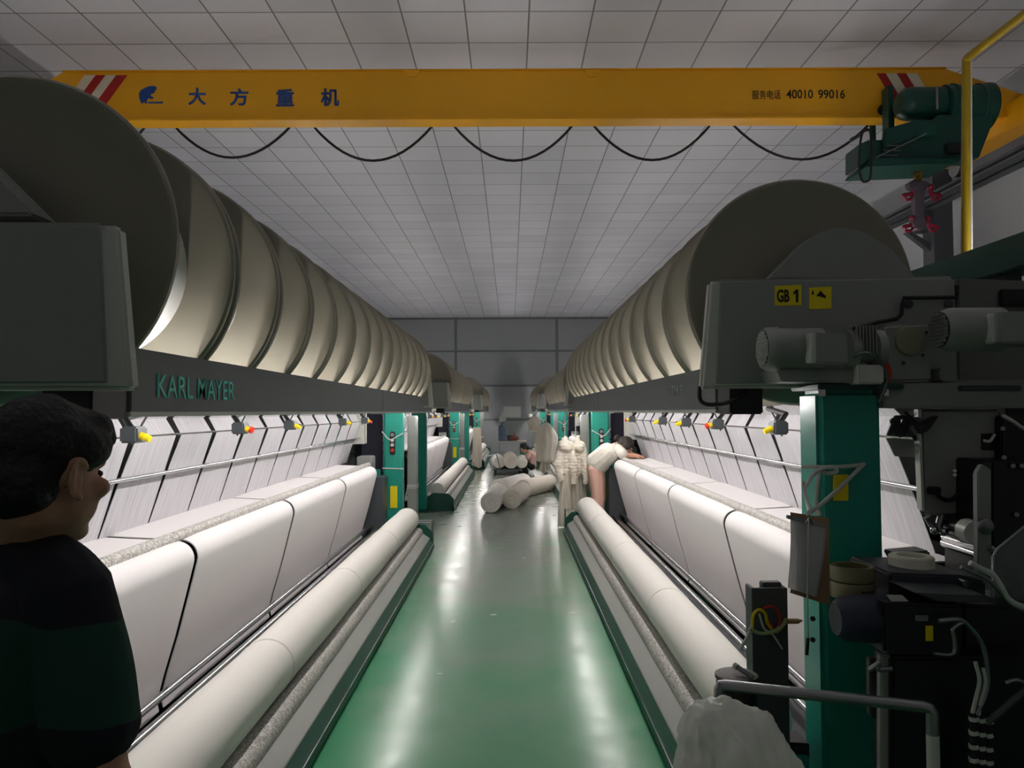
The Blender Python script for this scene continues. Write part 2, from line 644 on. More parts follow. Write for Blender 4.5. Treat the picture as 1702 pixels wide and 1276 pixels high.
def blob(shapes, voxel=0.01, smooth=4):
    """one continuous skin over overlapping capsules and ellipsoids"""
    bm = bmesh.new()

    def addpts(pts):
        t = bmesh.new()
        for p in pts:
            t.verts.new(p)
        bmesh.ops.convex_hull(t, input=t.verts[:])
        for v in [v for v in t.verts if not v.link_faces]:
            t.verts.remove(v)
        idx = {v: i for i, v in enumerate(t.verts)}
        nv = [bm.verts.new(v.co) for v in t.verts]
        for f in t.faces:
            bm.faces.new([nv[idx[v]] for v in f.verts])
        t.free()
    t = bmesh.new()
    bmesh.ops.create_icosphere(t, subdivisions=2, radius=1)
    sp = [v.co.copy() for v in t.verts]
    t.free()
    for s in shapes:
        if s[0] == 'c':
            _, p0, r0, p1, r1 = s
            p0, p1 = Vector(p0), Vector(p1)
            addpts([p0 + v * r0 for v in sp] + [p1 + v * r1 for v in sp])
        else:
            _, c, r, rot = s
            c = Vector(c)
            addpts([c + rot @ Vector((v.x * r[0], v.y * r[1], v.z * r[2])) for v in sp])
    bmesh.ops.recalc_face_normals(bm, faces=bm.faces)
    me = bpy.data.meshes.new('b')
    bm.to_mesh(me)
    bm.free()
    ob = bpy.data.objects.new('b', me)
    COL.objects.link(ob)
    md = ob.modifiers.new('r', 'REMESH')
    md.mode = 'VOXEL'
    md.voxel_size = voxel
    if smooth:
        ms = ob.modifiers.new('s', 'SMOOTH')
        ms.iterations = smooth
        ms.factor = 0.5
    dg = bpy.context.evaluated_depsgraph_get()
    out = bpy.data.meshes.new_from_object(ob.evaluated_get(dg))
    bpy.data.objects.remove(ob)
    bpy.data.meshes.remove(me)
    return out


def wrinkle(me, amp, freq, seed=0.0, stretch=(1, 1, 1)):
    ns = [v.normal.copy() for v in me.vertices]
    for v, nn in zip(me.vertices, ns):
        p = Vector((v.co.x * stretch[0], v.co.y * stretch[1], v.co.z * stretch[2])) * freq + Vector((seed, seed * 1.7, seed * 0.3))
        v.co += nn * (noise.noise(p) * amp)
    return me


def smooth_path(pts, k=6):
    """Catmull-Rom through the points"""
    P = [Vector(p) for p in pts]
    P = [2 * P[0] - P[1]] + P + [2 * P[-1] - P[-2]]
    out = []
    for i in range(1, len(P) - 2):
        p0, p1, p2, p3 = P[i - 1:i + 3]
        for j in range(k):
            t = j / k
            out.append(0.5 * ((2 * p1) + (p2 - p0) * t + (2 * p0 - 5 * p1 + 4 * p2 - p3) * t * t + (3 * p1 - p0 - 3 * p2 + p3) * t ** 3))
    out.append(P[-2])
    return out


# ------------------------------------------------------------------ the hall
CX = -0.11           # middle of the aisle
Y_BACK = 31.5
Z_CEIL = CAM_H + 3.9
X_L, X_R = -6.6, 6.25
Y_NEAR = -2.5
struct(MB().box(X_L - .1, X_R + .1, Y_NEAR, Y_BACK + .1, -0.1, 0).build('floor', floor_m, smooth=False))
fl = bpy.data.objects['floor']
fl.data.transform(Matrix.Translation(fl.location))
fl.location = (0, 0, 0)
struct(MB().box(X_L - .1, X_R + .1, Y_NEAR, Y_BACK + .1, Z_CEIL, Z_CEIL + .1).build('ceiling', ceil_m, smooth=False))
ce = bpy.data.objects['ceiling']
ce.data.transform(Matrix.Translation((ce.location.x, ce.location.y, 0)))
ce.location = (0, 0, Z_CEIL)
struct(MB().box(X_L, X_R, Y_BACK, Y_BACK + .1, 0, Z_CEIL).build('wall_back', wall_m, smooth=False))
struct(MB().box(X_L - .1, X_L, Y_NEAR, Y_BACK, 0, Z_CEIL).build('wall_left', wall_pale, smooth=False))
struct(MB().box(X_R, X_R + .1, Y_NEAR, Y_BACK, 0, Z_CEIL).build('wall_right', wall_pale, smooth=False))
k = 0
for x in (-6.3, -2.24, 1.94, 6.0):
    k += 1
    struct(MB().box(x - .055, x + .055, Y_BACK - .03, Y_BACK, 0, Z_CEIL).build('trim_%d' % k, trim_m, bevel=.006))
for z in (1.32, 2.72, 4.15, Z_CEIL - .05):
    k += 1
    struct(MB().box(X_L, X_R, Y_BACK - .022, Y_BACK, z - .035, z + .035).build('trim_%d' % k, trim_m, bevel=.006))
tag(MB().box(-.28, .44, Y_BACK - .03, Y_BACK - .001, 1.42, 1.86).build('notice_board', notice_white, bevel=.004),
    'blank pale notice board fixed to the back wall above the work table', 'notice board')
w = thing('wall_fan_bracket', 'small dark bracket with white box on the back wall beside the notice board', 'bracket', (.95, Y_BACK, 1.5))
MB().box(.72, .9, Y_BACK - .2, Y_BACK, 1.42, 1.56).build('bracket_box', light_paint, w, bevel=.01)
MB().box(.95, .99, Y_BACK - .3, Y_BACK, 1.36, 1.72).build('bracket_plate', dark_paint, w, bevel=.005)

# ------------------------------------------------------------------ knitting machines
PITCH = 0.53
NS = 14
STRIPS = (-0.15, 1.68, 3.45, 5.25, 7.0)
ORD = ['first', 'second', 'third', 'fourth', 'fifth', 'sixth', 'seventh', 'eighth', 'ninth', 'tenth', 'eleventh', 'twelfth', 'thirteenth', 'fourteenth']
R1Y = 3.34           # near disc of the right-hand machine
L1Y = 2.27           # near disc of the left-hand machine


def ml(px, py, d):
    """photograph pixel at distance d -> machine coordinates (u, s, z) of the right-hand machine"""
    p = at(px, py, d)
    return (p.x - CX, p.y - R1Y, p.z)


def uz(pts, d):
    """outline in the plane at distance d, as (u, z)"""
    out = []
    for px, py in pts:
        u, s, z = ml(px, py, d)
        out.append((u, z))
    return out


def arc(c, r, a0, a1, n):
    return [(c[0] + r * math.cos(math.radians(a0 + (a1 - a0) * i / n)), c[1] + r * math.sin(math.radians(a0 + (a1 - a0) * i / n))) for i in range(n + 1)]


# fabric path in (u, z): from the needles over the front beam and down to the rails
FAB = [(1.955, 1.02), (1.80, 1.012), (1.66, 1.005)] + arc((1.575, .915), .085, 82, 195, 9) + [(1.530, .74), (1.585, .52), (1.64, .33), (1.672, .20), (1.66, .15)]
YARN_A = [(1.955, 1.02), (1.90, 1.19), (1.84, 1.37), (1.785, 1.525), (1.84, 1.62), (1.66, 1.80)]


def spool_proto():
    """sectional warp beam along +Y, axis at the origin"""
    t = thing('warp_beam_spool', 'x', 'spool', (0, 0, 0))
    Wd = PITCH - .032
    MB().lathe((0, .02, 0), (0, 1, 0), [(0, .330), (.03, .334), (Wd - .07, .334), (Wd - .04, .330)], 64).build('yarn_winding', yarn_white, t)
    for y in (0.0, Wd - .022):
        prof = [(0, .09), (0, .455), (-.006, .47), (-.006, .492), (.002, .5), (.020, .5), (.028, .492), (.028, .47), (.022, .455), (.022, .09)]
        f = MB()
        f.lathe((0, y, 0), (0, 1, 0), prof, 96)
        f.build('flange', flange_metal, t, angle=40)
    MB().lathe((0, -.012, 0), (0, 1, 0), [(0, .10), (.01, .125), (Wd + .02, .125), (Wd + .022, .10)], 32).build('hub', steel, t)
    return t


SPOOL = spool_proto()


def machine(sgn, cx, y0, label, where, near=False, letter=None, n_spools=NS, length_group=None, first=None):
    def xf(v):
        return Vector((cx + sgn * v[0], y0 + v[1], v[2]))
    B = lambda: MB(xf)
    t = thing('knitting_machine', label, 'machine', xf((1.5, 3.6, 0)))
    end = 8.57
    # front beam with lamps behind it
    fb = B().prism([(1.0, 1.655), (1.0, 1.845), (1.02, 1.845), (1.02, 1.655)], -.03, 4.38).build('front_beam', beam_paint, t, bevel=.003)
    B().prism([(1.0, 1.655), (1.0, 1.845), (1.02, 1.845), (1.02, 1.655)], 4.40, end).build('front_beam', beam_paint, t, bevel=.003)
    B().box(1.0, 1.06, 4.381, 4.399, 1.66, 1.84).build('beam_joint', rubber, t)
    B().box(.997, 1.024, -.04, end, 1.640, 1.655).build('beam_lip', light_paint, t, bevel=.003)
    B().box(1.02, 1.10, -.05, -.03, 1.64, 1.845).build('beam_end_cap', black_paint, t, bevel=.004)
    if letter:
        txt, s_a, s_b, za, zb, m = letter
        if sgn < 0:
            lettering('lettering', txt, xf((.999, s_a, za)), (0, 1, 0), (0, 0, 1), s_b - s_a, zb - za, m, fb, bold=.005)
        else:
            lettering('lettering', txt, xf((.999, s_b, za)), (0, -1, 0), (0, 0, 1), s_b - s_a, zb - za, m, fb, bold=.0)
    for i in range(7):
        B().cyl((1.065, .12 + i * 1.22, 1.70), (1.065, 1.26 + i * 1.22, 1.70), .013, n=10).build('lamp_tube', tube_lamp, t)
    # shaft the warp beams turn on, and the end housings that carry it
    B().cyl((1.385, -.12, 2.17), (1.385, 7.62, 2.17), .085, n=24).build('warp_shaft', steel, t)
    d0 = R1Y - .30
    zt, zb = ml(1300, 463, d0)[2], ml(1300, 641, d0)[2]
    dz = -.028 if sgn < 0 else 0.0
    for sa, sb in ((-.30, -.07), (7.50, 7.74)):
        B().prism([(.946, zt + dz), (1.90, zt + .01 + dz), (1.90, zb + dz), (.922, zb + dz)], sa, sa + .03).build('end_housing', grey_paint, t, bevel=.014, seg=3)
        B().prism([(.914, zt - .006 + dz), (1.9, zt + .006 + dz), (1.9, zb - .004 + dz), (.872, zb - .010 + dz)], sa + .012, sa + .065).build('housing_flange', light_paint, t, bevel=.012, seg=3)
        B().box(1.12, 1.88, sa + .06, sb, zb + .01 + dz, zt - .01 + dz).build('gear_housing', grey_paint, t, bevel=.01)
        B().prism(uz([(1275, 466), (1338, 402), (1362, 386), (1385, 380), (1405, 380), (1430, 386), (1478, 413), (1522, 466)], R1Y - .2), sa + .08, sb - .03).build('gear_cover', grey_paint, t, bevel=.008)
        B().box(1.006, 1.14, sa + .07, sb + .03, 1.635, zb + dz + .01).build('lamp_ballast', black_paint, t, bevel=.006)
    # posts
    for sa, sb in ((-.42, -.22), (7.62, 7.82)):
        p = B().box(1.285, 1.53, sa, sb, 0.02, zb - .02).build('post', teal, t, bevel=.022, seg=3)
        B().box(1.272, 1.60, sa - .04, sb + .04, zb - .02, zb).build('post_cap', dark_green, t, bevel=.004)
        B().box(1.22, 1.62, sa - .08, sb + .08, 0, .02).build('post_foot', dark_green, t, bevel=.004)
        for q in (1.30, 1.54):
            B().cyl((q, sa - .015, zb - .045), (q, sa - .015, zb - .02), .016, n=6).build('bolt', chrome, t)
    for sa in (-.42, 7.62):
        B().box(2.75, 2.95, sa, sa + .2, 0, 1.72).build('rear_post', teal, t, bevel=.02)
    # cross beams at both ends
    for sa in (-.32, 7.66):
        B().box(1.60, 3.0, sa, sa + .16, 1.655, 1.768).build('cross_beam', grey_paint, t, bevel=.006)
    B().box(2.45, 2.62, -.2, 7.7, 2.30, 2.46).build('upper_rail', dark_green, t, bevel=.006)
    for s in (.3, 3.7, 7.2):
        B().box(2.50, 2.57, s, s + .1, 1.768 if s > 1e9 else .9, 2.30).build('upper_rail_strut', dark_paint, t, bevel=.004)
    # body behind the cloth
    B().box(1.78, 2.45, .0, 7.05, .06, .90).build('gear_case', dark_paint, t, bevel=.01)
    B().box(2.28, 2.40, .0, 7.25, .90, 1.66).build('dark_backing', black_paint, t, bevel=.005)  # black sheet added to keep the yarn gaps dark and stop lamp light
    B().box(1.99, 2.16, -.1, 7.15, .92, 1.02).build('needle_bed', steel, t, bevel=.01)
    B().box(2.0, 2.1, -.1, 7.15, 1.10, 1.18).build('guide_bar', dark_paint, t, bevel=.008)
    # yarn sheets
    for i in range(NS):
        a, b = i * PITCH + .01, (i + 1) * PITCH - .03
        m = (a + b) / 2
        rows = []
        wd = [0.510, .500, .480, .455, .44, .42]
        pl = []
        for (p, q), (w0, w1) in zip(zip(YARN_A[:-1], YARN_A[1:]), zip(wd[:-1], wd[1:])):
            pl.append((p, w0))
        pl.append((YARN_A[-1], wd[-1]))
        for (u, z), wv in pl:
            rows.append([(u, m - wv / 2 + wv * j / 4, z) for j in range(5)])
        B().strip(rows, .003).build('yarn_sheet', yarn_sheet_m, t, angle=20)
    B().cyl((1.79, -.36, 1.325), (1.79, 7.42, 1.325), .011, n=12).build('guide_rod', chrome, t)
    B().cyl((1.782, -.36, 1.532), (1.782, 7.42, 1.532), .006, n=8).build('thread_rod', chrome, t)
    for s in (0.53, 1.59, 2.65, 3.71, 4.77, 5.83, 6.89):
        B().cyl((1.79, s, 1.325), (1.99, s, 1.31), .008, n=8).build('rod_bracket', black_paint, t)
    # cloth guide roller, rails, take-up frame
    B().cyl((1.605, -.2, 1.018), (1.605, 6.98, 1.018), .030, n=20).build('grip_roller', speckle, t)
    B().cyl((1.60, -.2, .915), (1.60, 6.98, .915), .055, n=20).build('breast_roller', steel, t)
    B().cyl((1.60, -.32, .27), (1.60, 7.2, .27), .020, n=14).build('cloth_rail', chrome, t)
    B().cyl((1.505, -.32, .235), (1.505, 7.2, .235), .024, n=14).build('cloth_rail', chrome, t)
    B().box(1.35, 1.62, -.3, 7.2, .10, .115).build('drip_tray', dark_paint, t, bevel=.003)
    B().cyl((1.012, -.25, .195), (1.012, 7.0, .195), .062, n=24).build('take_up_roller', speckle, t)
    B().cyl((1.262, -.25, .195), (1.262, 7.0, .195), .062, n=24).build('take_up_roller', speckle, t)
    B().prism([(.955, .185), (.868, .130), (.868, .118), (.955, .16)], -.28, 7.05).build('deck_plate', grey_paint, t, bevel=.003)
    B().prism([(.826, .0), (.826, .045), (.872, .128), (.872, .0)], -.3, 7.1).build('base_rail', dark_green, t, bevel=.003)
    B().cyl((.830, -.3, .055), (.830, 7.1, .055), .005, n=6).build('edge_highlight', chrome, t)  # bright rod added for the highlight along the rail edge
    B().box(1.30, 1.34, -.3, 7.1, .0, .10).build('base_rail', dark_green, t, bevel=.003)
    for s in (-.30, 7.02):
        B().prism([(.84, .0), (.84, .2), (.93, .29), (1.18, .30), (1.34, .20), (1.34, 0)], s, s + .035).build('take_up_bracket', dark_green, t, bevel=.004)
    for s in (7.15, 7.32):
        B().tube([(.86, s, 0), (.86, s, .30), (1.05, s, .30), (1.05, s, 0)], .008, 8).build('wire_guard', steel, t)
    # side plates at both ends of the yarn sheets
    spz = [(1.72, 1.25), (2.045, 1.245), (2.045, 1.655), (1.72, 1.655)]
    for s in ((7.40,) if near else (-.40, 7.40)):
        B().prism(spz, s, s + .03).build('side_plate', light_paint if s > 0 else grey_paint, t, bevel=.012, seg=3)
        B().box(1.712, 1.722, s - .002, s + .05, 1.26, 1.65).build('plate_edge', light_paint, t)
    # emergency stop boxes on swing arms
    for k, (s, u, z) in enumerate([(q, 1.50, 1.56) for q in ((1.0, 2.29, 3.33, 5.1, 6.2) if sgn < 0 else (.62, 1.80, 2.72, 3.65, 5.4))]):
        bx = B()
        bx.box(u - .04, u + .035, s - .05, s + .05, z - .035, z + .035)
        bo = bx.build('stop_box', dark_paint, t, bevel=.008)
        B().tube([(u + .01, s, z + .03), (u + .05, s + .03, z + .07), (u + .02, s + .22, 1.66)], .014, 8).build('swing_arm', black_paint, bo)
        B().tube(smooth_path([(u + .03, s + .04, z), (u + .05, s + .1, z - .045), (u + .05, s + .16, z + .02), (u + .03, s + .2, 1.65)]), .005, 6).build('cable', rubber, bo)
        B().cyl((u - .04, s - .02, z - .004), (u - .062, s - .02, z - .012), .017, n=14).build('button_collar', yellow_plastic, bo)
        B().cyl((u - .062, s - .02, z - .012), (u - .082, s - .02, z - .02), .015, n=14).build('button', red_plastic if k in (1, 4) else yellow_plastic, bo)
        if k in (1, 2):
            B().cyl((u - .04, s + .03, z - .004), (u - .07, s + .03, z - .014), .017, n=14).build('button', black_paint if k == 2 else red_plastic, bo)
    # far end: cabinet, switch on the post, tag, drive boxes
    B().box(1.58, 1.86, 7.86, 8.35, .25, 1.62).build('control_cabinet', navy_paint, t, bevel=.01)
    B().box(1.18, 1.30, 8.20, 8.45, .05, 1.60).build('cable_duct', grey_paint, t, bevel=.01)
    B().box(1.175, 1.305, 8.195, 8.455, .60, .66).build('duct_strap', white_paper, t, bevel=.004)
    sw = B().box(1.375, 1.445, 7.595, 7.622, 1.10, 1.40).build('switch_plate', black_paint, t, bevel=.012)
    for q, mm in ((1.36, steel), (1.29, light_paint), (1.23, light_paint), (1.16, red_plastic)):
        B().cyl((1.41, 7.597, q), (1.41, 7.57, q), .022, n=14).build('switch_knob', mm, sw)
    B().box(1.35, 1.44, 7.614, 7.620, .42, .70).build('yellow_tag', yellow_sticker, t)
    B().tube(smooth_path([(1.27, 7.60, 1.38), (1.36, 7.60, 1.33), (1.45, 7.595, 1.30), (1.545, 7.60, 1.40)]), .008, 6).build('tie_cord', cord_white, t)
    B().tube([(1.275, 7.61, .92), (1.545, 7.61, .93)], .008, 6).build('tie_cord', cord_white, t)
    B().box(1.62, 1.80, 7.25, 7.55, .90, 1.10).build('drive_box', grey_paint, t, bevel=.01)
    B().cyl((1.60, 7.3, .98), (1.80, 7.3, .98), .05, n=16).build('drive_pulley', steel, t)
    B().box(1.45, 1.75, 7.12, 7.5, .02, .85).build('gear_case', dark_paint, t, bevel=.012)
    B().box(1.56, 1.66, 7.40, 7.60, .70, .92).build('terminal_box', teal, t, bevel=.008)
    for q in (.74, .86, 1.12, 1.24, 1.36):
        B().box(1.535, 1.56, 7.66, 7.70, q, q + .02).build('bolt', black_paint, t)
    if near:
        near_end(B, t)
    # warp beams resting on the shaft: things of their own
    for i in range(n_spools):
        c = copy_tree(SPOOL, xf((1.385, i * PITCH, 2.17)))
        c['label'] = '%s warp spool from the near end of the %s' % (ORD[i], where)
        c['category'] = 'spool'
        c['group'] = 'warp spools of the %s' % where
    # cloth strips
    for i in range(4):
        a, b = STRIPS[i] + .026, STRIPS[i + 1] - .026
        rows = [[(u + (.004 if 0 < j < 12 else .018), a + (b - a) * j / 12, z - (0 if 0 < j < 12 else .006)) for j in range(13)] for u, z in FAB]
        o = B().strip(rows, .006).build('fabric_strip', cloth_white, None, angle=50)
        tag(o, '%s white cloth panel from the near end of the %s' % (ORD[i], where), 'fabric', 'cloth panels of the %s' % where)
    # finished rolls lying on the take-up rollers
    for i in range(4):
        a, b = STRIPS[i] + (.004 if i else .02), STRIPS[i + 1] - .004
        L = b - a
        R = .143 if y0 < 5 else .125
        zc = .195 + math.sqrt((R + .062) ** 2 - .125 ** 2)
        prof = [(0, .035), (.001, R * .55), (.001, R * .9), (.006, R - .006), (.05, R - .001), (.12, R - .004), (L / 2, R), (L - .12, R - .004), (L - .05, R - .001), (L - .006, R - .006), (L - .001, R * .9), (L - .001, R * .5), (L, .035)]
        o = B().lathe((1.137, a, zc), (0, 1, 0), prof, 40).build('fabric_roll', roll_white, None, angle=50)
        tag(o, '%s long white roll from the near end of the %s' % (ORD[i], where), 'fabric roll', 'take-up cloth rolls of the %s' % where)
    return t


def near_end(B, t):
    """drive end of the right-hand machine, close to the camera"""
    def poly(name, pts, d0, thick, m, parent=t, bevel=.006, seg=2):
        s0 = d0 - R1Y
        return B().prism(uz(pts, d0), s0, s0 + thick).build(name, m, parent, bevel=bevel, seg=seg)

    def P(px, py, d):
        return Vector(ml(px, py, d))
    # upper housing to the right of the first
    poly('end_housing', [(1592, 462), (1760, 468), (1760, 640), (1592, 636)], 3.06, .22, mat('shade-darkened grey paint', (116, 117, 111), .5, var=.05))  # same grey paint, colour darkened for the weaker light on this housing
    poly('access_panel', [(1664, 480), (1760, 480), (1760, 508), (1664, 508)], 3.04, .02, black_paint)
    # stickers
    st = poly('sticker', [(1288, 475), (1332, 473), (1332, 507), (1288, 508)], 3.038, .003, yellow_sticker, bevel=0)
    o = at(1291.5, 502, 3.036)
    e = at(1327, 502, 3.036)
    lettering('lettering', 'GB', o, (1, 0, 0), (0, 0, 1), at(1312, 502, 3.036).x - o.x, at(1291, 481, 3.036).z - o.z, ink_black, st, bold=.02)
    poly('numeral', [(1319, 485), (1323.5, 481), (1327, 481), (1327, 502), (1323, 502), (1323, 487), (1319, 489.5)], 3.036, .002, ink_black, st, bevel=0)
    s2 = poly('sticker', [(1345, 478), (1382, 476), (1382, 513), (1345, 514)], 3.038, .003, yellow_sticker, bevel=0)
    s2['label'] = 'yellow warning sticker'
    for q in ([(1349, 489), (1351, 481), (1353, 489)], [(1357, 492), (1364, 483), (1372, 492)], [(1364, 493), (1372, 490), (1373, 495)]):
        poly('mark', q, 3.036, .002, ink_black, s2, bevel=0)
    # gear motor on the housing
    d = 2.86
    c0, c1 = P(1268, 580, d), P(1352, 582, d)
    ax = Vector((1, 0, 0))
    mo = B().lathe(c0, ax, [(0, .05), (0, .074), (.012, .082), (.05, .083), (.06, .078), (.215, .078), (.225, .06)], 32).build('drive_motor', grey_paint, t)
    B().cyl((c0.x - .002, c0.y, c0.z), (c0.x + .002, c0.y, c0.z), .067, n=28).build('fan_opening', black_paint, mo)
    g = B()
    for i in range(9):
        q = -.06 + i * .015
        hgt = math.sqrt(max(0, .066 ** 2 - q * q))
        g.box(c0.x - .006, c0.x - .002, c0.y + q - .003, c0.y + q + .003, c0.z - hgt, c0.z + hgt)
        g.box(c0.x - .006, c0.x - .002, c0.y - hgt, c0.y + hgt, c0.z + q - .0025, c0.z + q + .0025)
    g.build('fan_grille', light_paint, mo)
    poly('terminal_box', [(1349, 552), (1408, 554), (1411, 604), (1352, 602)], 2.74, .07, grey_paint, mo, .005)
    poly('terminal_lid', [(1349, 552), (1357, 552), (1357, 603), (1349, 602)], 2.735, .06, light_paint, mo, .003)
    B().lathe(P(1406, 580, d), ax, [(0, .07), (.03, .072), (.03, .055), (.09, .05), (.10, .07), (.13, .07)], 28).build('motor_flange', grey_paint, mo)
    for i in range(7):
        x0 = P(1410, 580, d).x + .012 * i
        B().box(x0, x0 + .004, d - R1Y - .07, d - R1Y + .05, c1.z - .02, c1.z + .085).build('cooling_fin', grey_paint, mo)
    poly('motor_mount', [(1290, 612), (1432, 616), (1432, 636), (1300, 634)], 2.84, .2, grey_paint)
    poly('bearing_block', [(1427, 606), (1470, 606), (1470, 638), (1427, 638)], 2.8, .12, light_paint)
    # square gear plate with its round cover
    gp = poly('gear_plate', [(1470, 540), (1548, 536), (1550, 634), (1474, 636)], 2.93, .11, grey_paint, t, .012, 3)
    c = P(1511, 566, 2.93)
    B().lathe(c, (0, -1, 0), [(0, .058), (.012, .055), (.015, .045), (.015, .002)], 32).build('round_cover', mat('aged cream cover', (150, 148, 118), .5, var=.05), gp)
    for px, py in ((1502, 603), (1540, 552), (1534, 590)):
        B().cyl(P(px, py, 2.93), P(px, py, 2.92), .006, n=10).build('screw', black_paint, gp)
    # second motor
    c0 = P(1561, 548, 2.78)
    m2 = B().lathe(c0, ax, [(0, .03), (0, .064), (.02, .074), (.035, .08), (.22, .08), (.235, .065), (.55, .065)], 32).build('drive_motor', grey_paint, t)
    B().cyl((c0.x - .002, c0.y, c0.z), (c0.x + .002, c0.y, c0.z), .066, n=28).build('fan_opening', black_paint, m2)
    g = B()
    for i in range(9):
        q = -.056 + i * .014
        hh = math.sqrt(max(0, .064 ** 2 - q * q))
        g.box(c0.x - .007, c0.x - .002, c0.y - hh, c0.y + hh, c0.z + q - .002, c0.z + q + .002)
        g.box(c0.x - .007, c0.x - .002, c0.y + q - .002, c0.y + q + .002, c0.z - hh, c0.z + hh)
    g.build('fan_grille', grey_paint, m2)
    poly('terminal_box', [(1662, 518), (1760, 518), (1760, 570), (1662, 570)], 2.66, .1, grey_paint, m2)
    poly('terminal_lid', [(1648, 520), (1660, 520), (1660, 570), (1648, 570)], 2.68, .08, light_paint, m2)
    # lower bits between housing and cross beam
    poly('clamp', [(1562, 612), (1590, 610), (1590, 634), (1566, 634)], 2.92, .08, grey_paint)
    poly('lower_beam', [(1470, 637), (1760, 634), (1760, 678), (1470, 678)], 2.90, .10, grey_paint, t, .006)
    poly('lower_column', [(1594, 640), (1700, 640), (1700, 650), (1594, 650)], 2.89, .05, dark_paint)
    for px, py in ((1510, 505), (1577, 505)):
        B().lathe(P(px, py, 3.035), (0, -1, 0), [(0, .018), (.004, .018), (.008, .01), (.008, .001)], 18).build('knob', dark_paint, t)
    # cables on the housing
    dd = 3.01
    B().tube([P(1590, 474, dd), P(1590, 494, dd), P(1502, 495, dd), P(1500, 506, dd), P(1498, 522, dd), P(1490, 530, dd), P(1460, 535, dd), P(1440, 541, 2.9), P(1420, 546, 2.8)], .0085, 8).build('cable', rubber, t)
    B().tube(smooth_path([P(1440, 545, 2.85), P(1458, 560, 2.84), P(1468, 590, 2.84), P(1476, 625, 2.84), P(1470, 650, 2.84)]), .007, 8).build('cable', rubber, t)
    B().tube(smooth_path([P(1473, 604, 2.83), P(1477, 618, 2.83), P(1476, 634, 2.83)]), .011, 8).build('red_sleeve', red_plastic, t)
    B().tube(smooth_path([P(1418, 592, 2.8), P(1440, 586, 2.78), P(1462, 600, 2.8), P(1475, 630, 2.82), P(1462, 668, 2.85)]), .006, 8).build('grey_hose', steel, t)
    B().tube(smooth_path([P(1166, 615, 3.2), P(1164, 665, 3.2), P(1195, 672, 3.15), P(1225, 662, 3.1), P(1245, 648, 3.1)]), .009, 8).build('cable', rubber, t)
    # post fittings
    B().tube(smooth_path([P(1333, 776, 2.9), P(1350, 776, 2.885), P(1390, 776, 2.885), P(1436, 772, 2.9)]), .008, 8).build('tie_cord', cord_white, t)
    B().tube(smooth_path([P(1437, 770, 2.9), P(1400, 806, 2.885), P(1365, 838, 2.87), P(1346, 852, 2.80)]), .008, 8).build('tie_cord', cord_white, t)
    B().tube(smooth_path([P(1336, 800, 2.89), P(1338, 818, 2.89), P(1343, 838, 2.86), P(1346, 850, 2.80)]), .008, 8).build('tie_cord', cord_white, t)
    B().tube(smooth_path([P(1340, 808, 2.88), P(1352, 788, 2.87), P(1368, 778, 2.86), P(1385, 776, 2.86), P(1390, 784, 2.86), P(1374, 786, 2.87), P(1362, 779, 2.88)]), .008, 8).build('tie_cord', cord_white, t)
    B().tube(smooth_path([P(1362, 780, 2.87), P(1358, 810, 2.86), P(1357, 840, 2.86), P(1362, 856, 2.86)]), .008, 8).build('tie_cord', cord_white, t)
    poly('yellow_tag', [(1385, 789), (1410, 788), (1410, 832), (1385, 832)], 2.915, .004, yellow_sticker, t, 0)
    for py in (768, 795, 877, 905):
        B().cyl(P(1436, py, 2.96), P(1449, py, 2.96), .007, n=8).build('bolt', black_paint, t)
    for py in (1028, 1063):
        B().cyl(P(1351, py, 2.93), P(1351, py, 2.90), .010, n=10).build('bolt', black_paint, t)
    # side plate, its pipes and clips
    poly('side_plate', [(1530, 680), (1664, 680), (1664, 770), (1630, 800), (1628, 858), (1534, 856)], 2.94, .02, grey_paint, t, .01, 3)
    poly('plate_edge', [(1528, 720), (1532, 720), (1538, 850), (1533, 848)], 2.93, .04, light_paint, t, .002)
    poly('plate_edge', [(1526, 680), (1532, 680), (1532, 693), (1526, 693)], 2.93, .03, light_paint, t, 0)
    pc = poly('plate_window', [(1632, 720), (1656, 720), (1656, 748), (1632, 748)], 2.935, .006, black_paint, t, .002)
    B().tube(smooth_path([P(1634, 732, 2.92), P(1645, 733, 2.91), P(1653, 722, 2.92)]), .006, 8).build('hose', light_paint, pc)
    for i in range(2):
        B().cyl(P(1587, 782 + i * 7, 2.94), P(1587, 782 + i * 7, 2.93), .007, n=10).build('screw', chrome, t)
    B().tube(smooth_path([P(1543, 815, 2.925), P(1556, 815, 2.92), P(1562, 826, 2.92), P(1578, 831, 2.92), P(1590, 824, 2.92), P(1600, 815, 2.92), P(1606, 830, 2.92), P(1622, 837, 2.92)]), .008, 8).build('hose', rubber, t)
    for q in ((1543, 815), (1597, 815)):
        a = P(q[0], q[1], 2.92)
        B().box(a.x, a.x + .045, a.y - .01, a.y + .015, a.z - .014, a.z + .014).build('hose_clip', black_paint, t, bevel=.004)
    # thread guides seen past the yarn sheet
    poly('guide_plate', [(1488, 690), (1528, 690), (1528, 727), (1474, 724)], 3.02, .012, dark_paint, t, .002)
    poly('guide_plate', [(1474, 728), (1528, 731), (1528, 760), (1488, 758)], 3.02, .012, grey_paint, t, .002)
    for a, b in (((1486, 722), (1502, 700)), ((1495, 726), (1512, 708)), ((1504, 684), (1528, 708))):
        B().cyl(P(*a, 2.98), P(*b, 2.98), .006, n=8).build('guide_needle', black_paint, t)
    poly('guide_clamp', [(1518, 708), (1562, 690), (1545, 716), (1530, 722)], 2.90, .05, black_paint, t, .006)
    for px, py in ((1484, 700), (1503, 700), (1522, 728), (1528, 706)):
        B().ball(P(px, py, 2.96), .014, sub=1).build('thread_eye', black_paint, t)
